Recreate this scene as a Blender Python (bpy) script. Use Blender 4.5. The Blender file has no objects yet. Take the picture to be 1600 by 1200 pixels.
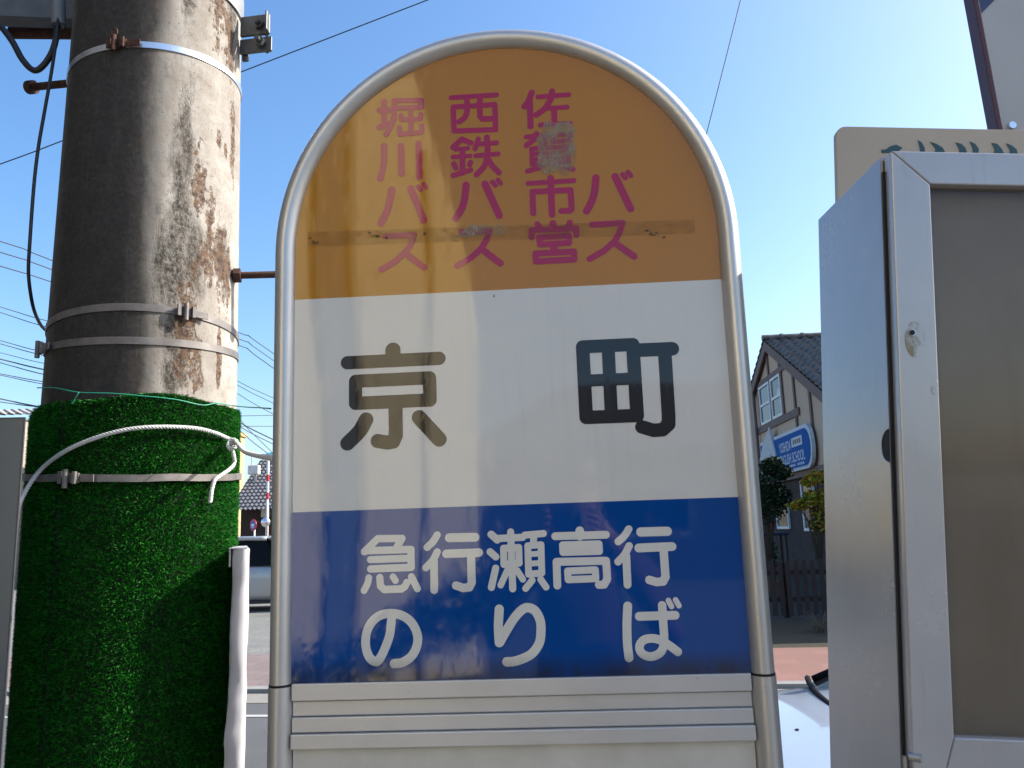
import bpy, bmesh, math, random
import numpy as np
from mathutils import Vector, Matrix, noise as mnoise

random.seed(7)
RNG = np.random.default_rng(11)
SC = bpy.context.scene
COL = SC.collection

# ------------------------------------------------------------------ camera, world, sun, exposure
FPX, PITCH, ROLL = 1289.8, 0.17578, -0.03335       # focal length in px of a 1600 wide frame
CAM = np.array([0.0, 0.0, 1.5])
_F = np.array([0, math.cos(PITCH), math.sin(PITCH)])
_U0 = np.array([0, -math.sin(PITCH), math.cos(PITCH)])
_R0 = np.array([1.0, 0, 0])
_R = _R0 * math.cos(ROLL) + _U0 * math.sin(ROLL)
_U = -_R0 * math.sin(ROLL) + _U0 * math.cos(ROLL)
cd = bpy.data.cameras.new('camera')
cd.sensor_width = 36.0
cd.lens = FPX / 1600 * 36.0
cd.clip_start = 0.01
cd.clip_end = 3000
camo = bpy.data.objects.new('camera', cd)
COL.objects.link(camo)
m = Matrix.Identity(4)
for i, ax in enumerate((_R, _U, -_F)):
    for j in range(3):
        m[j][i] = ax[j]
m.translation = CAM
camo.matrix_world = m
SC.camera = camo

SUN_AZ, SUN_EL = math.radians(80), math.radians(36.5)
SKY_STRENGTH, SUN_STRENGTH, EXPOSURE = 0.15, 4.8, 0.98
world = bpy.data.worlds.new('World')
SC.world = world
world.use_nodes = True
wn = world.node_tree
sky = wn.nodes.new('ShaderNodeTexSky')
sky.sky_type = 'NISHITA'
sky.sun_disc = False
sky.sun_elevation = SUN_EL
sky.sun_rotation = SUN_AZ
sky.air_density = 1.0
sky.dust_density = 2.1
sky.ozone_density = 2.0
bg = wn.nodes['Background']
bg.inputs['Strength'].default_value = SKY_STRENGTH
hs = wn.nodes.new('ShaderNodeHueSaturation')
hs.inputs['Saturation'].default_value = 1.24
wn.links.new(sky.outputs[0], hs.inputs['Color'])
wn.links.new(hs.outputs[0], bg.inputs['Color'])
sd = Vector((math.sin(SUN_AZ) * math.cos(SUN_EL), math.cos(SUN_AZ) * math.cos(SUN_EL), math.sin(SUN_EL)))
sl = bpy.data.lights.new('sun', 'SUN')
sl.energy = SUN_STRENGTH
sl.angle = math.radians(0.53)
sl.color = (1.0, 0.95, 0.86)
so = bpy.data.objects.new('sun', sl)
so.rotation_euler = (-sd).to_track_quat('-Z', 'Y').to_euler()
so.location = (30, 20, 40)
COL.objects.link(so)
SC.view_settings.view_transform = 'Standard'
SC.view_settings.look = 'None'
SC.view_settings.exposure = EXPOSURE
SC.view_settings.gamma = 1.0
SC.view_settings.use_curve_mapping = False

# ------------------------------------------------------------------ small helpers
def ray(x, y):
    return _F + _R * (x - 800) / FPX + _U * (600 - y) / FPX
def at(x, y, Y):
    d = ray(x, y)
    return CAM + d * (Y / d[1])
def at_z(x, y, z):
    d = ray(x, y)
    return CAM + d * ((z - 1.5) / d[2])
def on_cyl(x, y, c, r):
    d = ray(x, y)
    a = d[0] ** 2 + d[1] ** 2
    b = -2 * (d[0] * c[0] + d[1] * c[1])
    q = c[0] ** 2 + c[1] ** 2 - r * r
    t = (-b - math.sqrt(max(b * b - 4 * a * q, 0))) / 2 / a
    return CAM + d * t
def V(*a):
    return np.array(a, float)

def smooth_path(pts, n=8):
    P = [np.asarray(p, float) for p in pts]
    if len(P) < 3:
        return P
    P = [2 * P[0] - P[1]] + P + [2 * P[-1] - P[-2]]
    out = []
    for i in range(1, len(P) - 2):
        for k in range(n):
            t = k / n
            a, b, c, d = P[i - 1], P[i], P[i + 1], P[i + 2]
            out.append(0.5 * (2 * b + (c - a) * t + (2 * a - 5 * b + 4 * c - d) * t * t + (3 * b - a - 3 * c + d) * t ** 3))
    out.append(P[-2])
    return out

MATW = {}
def tag(o, label=None, cat=None, group=None, kind=None):
    if label: o['label'] = label
    if cat: o['category'] = cat
    if group: o['group'] = group
    if kind: o['kind'] = kind
    return o
def thing(name, label, cat, loc=(0, 0, 0), rotz=0.0, group=None, matrix=None):
    o = bpy.data.objects.new(name, None)
    o.empty_display_size = 0.1
    COL.objects.link(o)
    if matrix is None:
        matrix = Matrix.Translation(Vector(loc)) @ Matrix.Rotation(rotz, 4, 'Z')
    o.matrix_world = matrix
    MATW[o.name] = matrix.copy()
    return tag(o, label, cat, group)

class MB:
    def __init__(s):
        s.v = []; s.f = []; s.mi = []; s.uv = {}
    def add(s, verts, faces, mi=0):
        o = len(s.v)
        s.v += [tuple(map(float, p)) for p in verts]
        for f in faces:
            s.f.append([i + o for i in f]); s.mi.append(mi)
        return s
    def box(s, lo, hi, mi=0, T=None):
        x0, y0, z0 = lo; x1, y1, z1 = hi
        v = [(x0, y0, z0), (x1, y0, z0), (x1, y1, z0), (x0, y1, z0), (x0, y0, z1), (x1, y0, z1), (x1, y1, z1), (x0, y1, z1)]
        if T is not None: v = [T(p) for p in v]
        return s.add(v, [(0, 3, 2, 1), (4, 5, 6, 7), (0, 1, 5, 4), (1, 2, 6, 5), (2, 3, 7, 6), (3, 0, 4, 7)], mi)
    def prism(s, poly, y0, y1, mi=0, T=None):
        """poly in (x,z), extruded along y"""
        n = len(poly)
        v = [(p[0], y0, p[1]) for p in poly] + [(p[0], y1, p[1]) for p in poly]
        if T is not None: v = [T(p) for p in v]
        f = [list(range(n)), list(range(2 * n - 1, n - 1, -1))]
        f += [(i, n + i, n + (i + 1) % n, (i + 1) % n) for i in range(n)]
        return s.add(v, f, mi)
    def tube(s, pts, r, seg=8, mi=0, caps=True, squash=None):
        P = [np.asarray(p, float) for p in pts]
        n = len(P)
        rs = r if hasattr(r, '__len__') else [r] * n
        T = []
        for i in range(n):
            d = P[min(i + 1, n - 1)] - P[max(i - 1, 0)]
            T.append(d / (np.linalg.norm(d) + 1e-12))
        a = np.array([0, 0, 1.0]) if abs(T[0][2]) < 0.9 else np.array([1.0, 0, 0])
        u = np.cross(T[0], a); u /= np.linalg.norm(u)
        vs = []
        for i in range(n):
            u = u - T[i] * (u @ T[i]); u /= np.linalg.norm(u)
            w = np.cross(T[i], u)
            for k in range(seg):
                t = 2 * math.pi * k / seg
                vs.append(P[i] + rs[i] * (math.cos(t) * u + math.sin(t) * w))
        f = []
        for i in range(n - 1):
            for k in range(seg):
                k2 = (k + 1) % seg
                f.append((i * seg + k, i * seg + k2, (i + 1) * seg + k2, (i + 1) * seg + k))
        if caps:
            f.append(list(range(seg - 1, -1, -1))); f.append([(n - 1) * seg + k for k in range(seg)])
        return s.add(vs, f, mi)
    def lathe(s, prof, c=(0, 0, 0), seg=24, mi=0, M=None):
        """prof: (r,z) list"""
        vs = []
        for r, z in prof:
            for k in range(seg):
                t = 2 * math.pi * k / seg
                p = np.array([r * math.cos(t), r * math.sin(t), z])
                if M is not None: p = M @ p
                vs.append(p + np.asarray(c, float))
        f = []
        for i in range(len(prof) - 1):
            for k in range(seg):
                k2 = (k + 1) % seg
                f.append((i * seg + k, i * seg + k2, (i + 1) * seg + k2, (i + 1) * seg + k))
        f.append(list(range(seg - 1, -1, -1))); f.append([(len(prof) - 1) * seg + k for k in range(seg)])
        return s.add(vs, f, mi)
    def grid(s, fn, nu, nv, mi=0):
        vs = [fn(i / nu, j / nv) for j in range(nv + 1) for i in range(nu + 1)]
        f = [(j * (nu + 1) + i, j * (nu + 1) + i + 1, (j + 1) * (nu + 1) + i + 1, (j + 1) * (nu + 1) + i) for j in range(nv) for i in range(nu)]
        return s.add(vs, f, mi)
    def build(s, name, mats, parent=None, world=False, smooth=False, bevel=0.0, autosmooth=None, subsurf=0, doubles=False):
        if world and parent is not None:
            root = parent
            while root.parent: root = root.parent
            inv = MATW[root.name].inverted()
            vs = [tuple(inv @ Vector(p)) for p in s.v]
        else:
            vs = s.v
        me = bpy.data.meshes.new(name)
        me.from_pydata(vs, [], s.f)
        if not isinstance(mats, (list, tuple)): mats = [mats]
        for mt in mats: me.materials.append(mt)
        if len(mats) > 1: me.polygons.foreach_set('material_index', s.mi)
        bm = bmesh.new(); bm.from_mesh(me)
        if doubles: bmesh.ops.remove_doubles(bm, verts=bm.verts, dist=1e-5)
        bmesh.ops.recalc_face_normals(bm, faces=bm.faces)
        bm.to_mesh(me); bm.free()
        if smooth:
            me.polygons.foreach_set('use_smooth', [True] * len(me.polygons))
            if autosmooth: me.set_sharp_from_angle(angle=math.radians(autosmooth))
        me.update()
        o = bpy.data.objects.new(name, me)
        COL.objects.link(o)
        if parent is not None: o.parent = parent
        if bevel:
            b = o.modifiers.new('bevel', 'BEVEL'); b.width = bevel; b.segments = 2; b.limit_method = 'ANGLE'
        if subsurf:
            b = o.modifiers.new('subsurf', 'SUBSURF'); b.levels = subsurf; b.render_levels = subsurf
        return o

# ------------------------------------------------------------------ materials
class NT:
    def __init__(s, name):
        s.m = bpy.data.materials.new(name); s.m.use_nodes = True
        s.t = s.m.node_tree; s.b = s.t.nodes['Principled BSDF']; s.out = s.t.nodes['Material Output']
    def n(s, typ, **kw):
        nd = s.t.nodes.new('ShaderNode' + typ)
        for k, v in kw.items():
            if k in nd.inputs.keys() and not hasattr(type(nd), k): s.set(nd, k, v)
            elif hasattr(nd, k): setattr(nd, k, v)
            else: s.set(nd, k, v)
        return nd
    def set(s, nd, k, v):
        i = nd.inputs[k]
        if isinstance(v, bpy.types.NodeSocket): s.t.links.new(v, i)
        elif isinstance(v, bpy.types.Node): s.t.links.new(v.outputs[0], i)
        else: i.default_value = v
    def P(s, **kw):
        for k, v in kw.items(): s.set(s.b, k.replace('_', ' '), v)
    def coord(s, which='Object', scale=(1, 1, 1), loc=(0, 0, 0)):
        c = s.n('TexCoord'); mp = s.n('Mapping')
        s.t.links.new(c.outputs[which], mp.inputs[0])
        mp.inputs['Scale'].default_value = scale; mp.inputs['Location'].default_value = loc
        return mp.outputs[0]
    def noise(s, vec, scale, detail=6, rough=0.6, dist=0.0):
        nd = s.n('TexNoise'); s.t.links.new(vec, nd.inputs['Vector'])
        nd.inputs['Scale'].default_value = scale; nd.inputs['Detail'].default_value = detail
        nd.inputs['Roughness'].default_value = rough; nd.inputs['Distortion'].default_value = dist
        return nd.outputs[0]
    def ramp(s, fac, stops):
        r = s.n('ValToRGB'); s.t.links.new(fac, r.inputs[0])
        e = r.color_ramp.elements
        while len(e) < len(stops): e.new(0.5)
        for el, (p, c) in zip(e, stops):
            el.position = p
            el.color = (c, c, c, 1) if not hasattr(c, '__len__') else (*c, 1)
        return r.outputs[0]
    def mix(s, fac, a, b, mode='MIX'):
        x = s.n('MixRGB', blend_type=mode)
        for k, v in (('Fac', fac), ('Color1', a), ('Color2', b)):
            if isinstance(v, bpy.types.NodeSocket): s.t.links.new(v, x.inputs[k])
            elif hasattr(v, '__len__'): x.inputs[k].default_value = (*v, 1)
            else: x.inputs[k].default_value = v
        return x.outputs[0]
    def math(s, op, a, b=0.0, clamp=False):
        x = s.n('Math', operation=op); x.use_clamp = clamp
        for i, v in enumerate((a, b)):
            if isinstance(v, bpy.types.NodeSocket): s.t.links.new(v, x.inputs[i])
            else: x.inputs[i].default_value = v
        return x.outputs[0]
    def bump(s, h, strength=0.3, dist=0.01):
        x = s.n('Bump'); s.t.links.new(h, x.inputs['Height'])
        x.inputs['Strength'].default_value = strength; x.inputs['Distance'].default_value = dist
        s.t.links.new(x.outputs[0], s.b.inputs['Normal'])
        return x
    def sep(s, vec):
        x = s.n('SeparateXYZ'); s.t.links.new(vec, x.inputs[0]); return x.outputs

def simple(name, col, rough=0.5, metal=0.0, var=0.15, scale=12, bump=0.0, bscale=60, coord='Object', stretch=(1, 1, 1), spec=0.5, coat=0.0):
    q = NT(name)
    v = q.coord(coord, stretch)
    nz = q.noise(v, scale)
    c = q.mix(q.ramp(nz, [(0.3, 0.0), (0.7, 1.0)]), [x * (1 - var) for x in col], [min(1, x * (1 + var)) for x in col])
    q.P(Base_Color=c, Roughness=rough, Metallic=metal)
    q.b.inputs['Specular IOR Level'].default_value = spec
    q.b.inputs['Coat Weight'].default_value = coat
    if bump: q.bump(q.noise(v, bscale, 4), bump, 0.004)
    return q.m

def mat_alu(name, col=(0.66, 0.64, 0.61), metal=0.75, rough=0.38, stretch=(1, 1, 0.05)):
    q = NT(name)
    v = q.coord('Object', stretch)
    n1 = q.noise(v, 140, 3)
    v2 = q.coord('Object')
    n2 = q.noise(v2, 9, 6)
    n3 = q.noise(v2, 150, 3, 0.7)
    c = q.mix(q.ramp(n2, [(0.35, 0.0), (0.75, 1.0)]), [x * 0.88 for x in col], col)
    c = q.mix(q.math('MULTIPLY', q.ramp(n3, [(0.72, 0.0), (0.78, 1.0)]), 0.75), c, (0.06, 0.055, 0.05))
    q.P(Base_Color=c, Metallic=metal, Roughness=q.math('ADD', q.math('MULTIPLY', n1, 0.18), rough - 0.1))
    q.bump(n1, 0.06, 0.002)
    return q.m

def mat_face(name, col, ior=1.53, spec_dirt=True, faded=None):
    """printed acrylic: glossy, a little wavy, dusty and specked"""
    q = NT(name)
    v = q.coord('Object')
    x, y, z = q.sep(v)
    n1 = q.noise(v, 5, 5)
    n2 = q.noise(v, 220, 3, 0.6)
    n3 = q.noise(q.coord('Object', (1, 1, 0.35)), 60, 5, 0.7)
    c = q.mix(q.math('MULTIPLY', q.ramp(n1, [(0.3, 0.0), (0.75, 1.0)]), 0.5), col, [a * 0.86 for a in col])
    c = q.mix(q.ramp(n2, [(0.715, 0.0), (0.78, 0.65)]), c, (0.05, 0.045, 0.035))
    drip = q.noise(q.coord('Object', (1, 1, 0.045)), 75, 4, 0.65)
    c = q.mix(q.math('MULTIPLY', q.ramp(drip, [(0.54, 0.0), (0.80, 0.26)]), q.ramp(n1, [(0.35, 0.2), (0.65, 1.0)])), c, [a * 0.55 + 0.03 for a in col])
    scr = q.noise(q.coord('Object', (0.25, 1, 2.2)), 34, 7, 0.85, 1.2)
    c = q.mix(q.ramp(scr, [(0.735, 0.0), (0.75, 0.4)]), c, (0.09, 0.08, 0.065))
    c = q.mix(q.ramp(n3, [(0.68, 0.0), (0.86, 0.22)]), c, (0.13, 0.115, 0.085))
    # grime washed down to the lower edge of the face
    low = q.math('MULTIPLY', q.math('SUBTRACT', 1.352, z), 42.0, True)
    grime = q.math('MULTIPLY', low, q.ramp(q.noise(q.coord('Object', (1, 1, 0.5)), 26, 6, 0.75), [(0.3, 0.25), (0.7, 1.0)]))
    c = q.mix(grime, c, (0.022, 0.020, 0.017))
    q.P(Base_Color=c, Roughness=q.math('ADD', q.math('MULTIPLY', q.ramp(n3, [(0.5, 0.0), (0.9, 1.0)]), 0.25), 0.035), IOR=ior)
    q.bump(q.noise(q.coord('Object', (1, 1, 0.6)), 2.6, 1, 0.3), 0.45, 0.012)
    return q.m

def mat_alpha(name, col, mask_fn, rough=0.6):
    q = NT(name)
    tr = q.n('BsdfTransparent')
    mx = q.n('MixShader')
    q.P(Base_Color=(*col, 1), Roughness=rough)
    q.t.links.new(mask_fn(q), mx.inputs[0])
    q.t.links.new(tr.outputs[0], mx.inputs[1]); q.t.links.new(q.b.outputs[0], mx.inputs[2])
    q.t.links.new(mx.outputs[0], q.out.inputs[0])
    return q.m

def mat_glass(name, tint=(0.85, 0.9, 0.9), refl=1.5, rough=0.02):
    q = NT(name)
    tr = q.n('BsdfTransparent'); tr.inputs[0].default_value = (*tint, 1)
    gl = q.n('BsdfGlossy'); gl.inputs['Roughness'].default_value = rough
    lw = q.n('LayerWeight'); lw.inputs['Blend'].default_value = 0.5
    f5 = q.math('POWER', lw.outputs['Facing'], 5.0)
    fr = q.math('ADD', q.math('MULTIPLY', f5, 0.9), ((refl - 1) / (refl + 1)) ** 2 * 0.6)
    mx = q.n('MixShader')
    q.t.links.new(fr, mx.inputs[0]); q.t.links.new(tr.outputs[0], mx.inputs[1]); q.t.links.new(gl.outputs[0], mx.inputs[2])
    q.t.links.new(mx.outputs[0], q.out.inputs[0])
    return q.m

M_frame = mat_alu('satin_aluminium', (0.60, 0.585, 0.56), 0.72, 0.42)
M_slat = mat_alu('grey_slat_aluminium', (0.60, 0.59, 0.58), 0.45, 0.42, (0.05, 1, 1))
M_lowpanel = simple('beige_panel', (0.52, 0.50, 0.45), 0.5, 0, 0.12, 14, 0.1)
M_black = simple('black_rubber', (0.02, 0.02, 0.022), 0.55)
M_dark = simple('dark_gap', (0.008, 0.008, 0.01), 0.8)
M_orange = mat_face('orange_face', (0.42, 0.172, 0.003))
M_white = mat_face('white_face', (0.62, 0.605, 0.565))
M_blue = mat_face('blue_face', (0.002, 0.056, 0.25))
M_pink = mat_face('magenta_ink', (0.36, 0.010, 0.06))
M_ink = mat_face('black_ink', (0.010, 0.010, 0.011))
M_pale = mat_face('white_ink', (0.64, 0.63, 0.58))
M_galv = simple('galvanised_steel', (0.42, 0.43, 0.44), 0.42, 0.8, 0.25, 20, 0.1)
M_strap = simple('steel_strap', (0.17, 0.155, 0.145), 0.55, 0.4, 0.3, 30, 0.1)
M_strap_new = simple('bright_steel_strap', (0.72, 0.74, 0.78), 0.28, 0.9, 0.1, 30)
M_rust = simple('rusty_iron', (0.065, 0.028, 0.018), 0.85, 0.1, 0.5, 50, 0.6, 120)
M_rope = simple('white_rope', (0.56, 0.56, 0.54), 0.7, 0, 0.08, 60, 0.3, 300)
M_vinyl = simple('white_vinyl', (0.46, 0.455, 0.48), 0.35, 0, 0.05, 6)
M_wire = simple('wire_black', (0.03, 0.035, 0.05), 0.6)
M_greenwire = simple('green_wire', (0.02, 0.28, 0.17), 0.45)
M_cable = simple('black_cable', (0.012, 0.013, 0.016), 0.5)
M_pvc = simple('grey_pvc', (0.16, 0.175, 0.19), 0.5)

# ------------------------------------------------------------------ ground, road, pavement
RD = np.array([0.992, -0.126]); RN = np.array([0.126, 0.992])   # along and across the road
def road_pt(s, d, z=0.0):
    """s along, d beyond the far kerb line"""
    p = np.array([0, 8.36]) + RD * s + RN * d
    return (p[0], p[1], z)
def sheet(name, s0, s1, d0, d1, z, mt, thick=0.0):
    b = MB()
    if thick:
        v = [road_pt(s0, d0, z - thick), road_pt(s1, d0, z - thick), road_pt(s1, d1, z - thick), road_pt(s0, d1, z - thick),
             road_pt(s0, d0, z), road_pt(s1, d0, z), road_pt(s1, d1, z), road_pt(s0, d1, z)]
        b.add(v, [(0, 3, 2, 1), (4, 5, 6, 7), (0, 1, 5, 4), (1, 2, 6, 5), (2, 3, 7, 6), (3, 0, 4, 7)])
    else:
        b.add([road_pt(s0, d0, z), road_pt(s1, d0, z), road_pt(s1, d1, z), road_pt(s0, d1, z)], [(0, 1, 2, 3)])
    return tag(b.build(name, mt), kind='structure')
def mat_ground(name, c1, c2, scale, speck=None, rough=0.95, bump=0.4, bscale=200):
    q = NT(name)
    v = q.coord('Object')
    n = q.noise(v, scale, 8, 0.65); n2 = q.noise(v, bscale, 3, 0.7)
    c = q.mix(q.ramp(n, [(0.3, 0.0), (0.7, 1.0)]), c1, c2)
    if speck: c = q.mix(q.ramp(n2, [(0.45, 0.0), (0.7, 1.0)]), c, speck)
    q.P(Base_Color=c, Roughness=rough); q.bump(n2, bump, 0.01)
    return q.m
def mat_brick(name, c1, c2, mortar, scale=1.0, rot=math.radians(-7), w=0.2, h=0.1, plane='xy', msize=0.006):
    q = NT(name)
    c = q.n('TexCoord'); mp = q.n('Mapping')
    q.t.links.new(c.outputs['Object'], mp.inputs[0])
    mp.inputs['Rotation'].default_value = (0, 0, -rot) if plane == 'xy' else (math.pi / 2, 0, 0)
    b = q.n('TexBrick'); q.t.links.new(mp.outputs[0], b.inputs['Vector'])
    b.inputs['Color1'].default_value = (*c1, 1); b.inputs['Color2'].default_value = (*c2, 1); b.inputs['Mortar'].default_value = (*mortar, 1)
    b.inputs['Scale'].default_value = scale; b.inputs['Brick Width'].default_value = w; b.inputs['Row Height'].default_value = h
    b.inputs['Mortar Size'].default_value = msize
    n = q.noise(q.coord('Object'), 3, 6)
    col = q.mix(q.ramp(n, [(0.3, 0.0), (0.7, 0.35)]), b.outputs[0], (0.12, 0.1, 0.09))
    q.P(Base_Color=col, Roughness=0.9); q.bump(b.outputs['Fac'], -0.4, 0.005)
    return q.m
b = MB(); b.add([(-900, -900, -0.004), (900, -900, -0.004), (900, 900, -0.004), (-900, 900, -0.004)], [(0, 1, 2, 3)])
tag(b.build('ground', mat_ground('earth', (0.16, 0.14, 0.11), (0.24, 0.22, 0.18), 0.4, (0.1, 0.09, 0.08))), kind='structure')
M_asphalt = mat_ground('asphalt', (0.050, 0.050, 0.053), (0.085, 0.085, 0.088), 0.9, (0.13, 0.13, 0.13), bscale=160)
sheet('road', -120, 120, -6.6, -0.16, 0.0, M_asphalt)
sheet('road_edge_strip', -120, 120, -0.62, -0.16, 0.004, mat_ground('gutter_concrete', (0.22, 0.205, 0.18), (0.30, 0.28, 0.25), 2.0, (0.13, 0.12, 0.11)))
sheet('road_marking', -120, 120, -1.20, -1.12, 0.005, mat_ground('road_paint', (0.38, 0.375, 0.36), (0.46, 0.455, 0.44), 4.0, (0.2, 0.2, 0.2)))
sheet('kerb', -120, 120, -0.16, 0.0, 0.045, mat_ground('kerb_concrete', (0.17, 0.17, 0.165), (0.25, 0.245, 0.23), 2.0), 0.2)
sheet('brick_pavement', 0.5, 120, 0.0, 2.15, 0.038, mat_brick('red_paving', (0.20, 0.09, 0.066), (0.24, 0.11, 0.082), (0.16, 0.10, 0.085), 1, w=0.3, h=0.3), 0.2)
sheet('pavement', -120, 0.5, 0.0, 2.25, 0.040, mat_brick('mauve_paving', (0.17, 0.125, 0.115), (0.20, 0.15, 0.138), (0.11, 0.09, 0.085), 1, w=0.3, h=0.3), 0.2)
sheet('near_pavement', -120, 120, -40, -6.6, 0.0, mat_ground('near_concrete', (0.06, 0.06, 0.06), (0.09, 0.088, 0.085), 0.8, (0.12, 0.12, 0.115)))
sheet('gravel_lot', -60, 0.5, 2.25, 40, 0.034, mat_ground('gravel', (0.15, 0.147, 0.135), (0.24, 0.235, 0.215), 1.5, (0.09, 0.09, 0.085), bump=1.0, bscale=45), 0.2)
sheet('verge', 0.5, 60, 2.15, 5.2, 0.034, mat_ground('verge_soil', (0.026, 0.020, 0.010), (0.045, 0.036, 0.016), 2.0, (0.06, 0.05, 0.025), bump=1.0), 0.2)
sheet('garden', 0.5, 60, 5.2, 50, 0.03, mat_ground('garden_soil', (0.015, 0.014, 0.010), (0.03, 0.027, 0.018), 2.0), 0.2)

# ------------------------------------------------------------------ lettering: round strokes merged into one flat mesh
SIGN_YAW, SIGN_TILT = -0.05199082, -0.01044744
SO = V(-0.00465412, 1.05026388, 1.5)
s_ux = V(math.cos(SIGN_YAW), math.sin(SIGN_YAW), 0)
_n = V(math.sin(SIGN_YAW), -math.cos(SIGN_YAW), 0)
s_uz = V(0, 0, 1) - _n * math.tan(SIGN_TILT); s_uz /= np.linalg.norm(s_uz)
s_uy = np.cross(s_uz, s_ux)
SB = SO - s_uz * 1.5                       # foot of the sign
SM = Matrix([[s_ux[i], s_uy[i], s_uz[i], SB[i]] for i in range(3)] + [[0, 0, 0, 1]])
def on_sign(x, y):
    d = ray(x, y); t = ((SO - CAM) @ s_uy) / (d @ s_uy)
    P = CAM + d * t - SB
    return (float(P @ s_ux), float(P @ s_uz))

def stroke_mesh(strokes, step, T):
    """strokes: list of (points[(x,z)], halfwidth). Union by a distance field, contoured to a flat mesh; T maps (x,z)->3D"""
    allp = np.array([p for s, w in strokes for p in s]); mw = max(w for s, w in strokes)
    lo = allp.min(0) - mw - 2 * step; hi = allp.max(0) + mw + 2 * step
    nx, nz = int((hi[0] - lo[0]) / step) + 2, int((hi[1] - lo[1]) / step) + 2
    X, Z = np.meshgrid(lo[0] + np.arange(nx) * step, lo[1] + np.arange(nz) * step, indexing='ij')
    D = np.full(X.shape, -1e9)
    for s, w in strokes:
        for a, c in zip(s[:-1], s[1:]):
            ax, az = a; dx, dz = c[0] - ax, c[1] - az
            L = dx * dx + dz * dz + 1e-18
            t = np.clip(((X - ax) * dx + (Z - az) * dz) / L, 0, 1)
            d = w - np.hypot(X - ax - t * dx, Z - az - t * dz)
            D = np.maximum(D, d)
    verts = []; faces = []; cache = {}
    def vid(p):
        k = (round(p[0] * 1e6), round(p[1] * 1e6))
        if k not in cache: cache[k] = len(verts); verts.append(T(p))
        return cache[k]
    for j in range(nz - 1):
        i = 0
        while i < nx - 1:
            c = [D[i, j], D[i + 1, j], D[i + 1, j + 1], D[i, j + 1]]
            if min(c) > 0:
                k = i
                while k + 1 < nx - 1 and min(D[k + 1, j], D[k + 2, j], D[k + 2, j + 1], D[k + 1, j + 1]) > 0: k += 1
                faces.append([vid((X[i, j], Z[i, j])), vid((X[k + 1, j], Z[k + 1, j])), vid((X[k + 1, j + 1], Z[k + 1, j + 1])), vid((X[i, j + 1], Z[i, j + 1]))])
                i = k + 1; continue
            if max(c) > 0:
                q = [(X[i, j], Z[i, j]), (X[i + 1, j], Z[i + 1, j]), (X[i + 1, j + 1], Z[i + 1, j + 1]), (X[i, j + 1], Z[i, j + 1])]
                poly = []
                for a in range(4):
                    b2 = (a + 1) % 4
                    if c[a] > 0: poly.append(q[a])
                    if (c[a] > 0) != (c[b2] > 0):
                        t = c[a] / (c[a] - c[b2])
                        poly.append((q[a][0] + t * (q[b2][0] - q[a][0]), q[a][1] + t * (q[b2][1] - q[a][1])))
                ids = []
                for p in poly:
                    v = vid(p)
                    if v not in ids: ids.append(v)
                if len(ids) > 2: faces.append(ids)
            i += 1
    mb = MB(); mb.v = [tuple(map(float, v)) for v in verts]; mb.f = faces; mb.mi = [0] * len(faces)
    return mb

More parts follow.
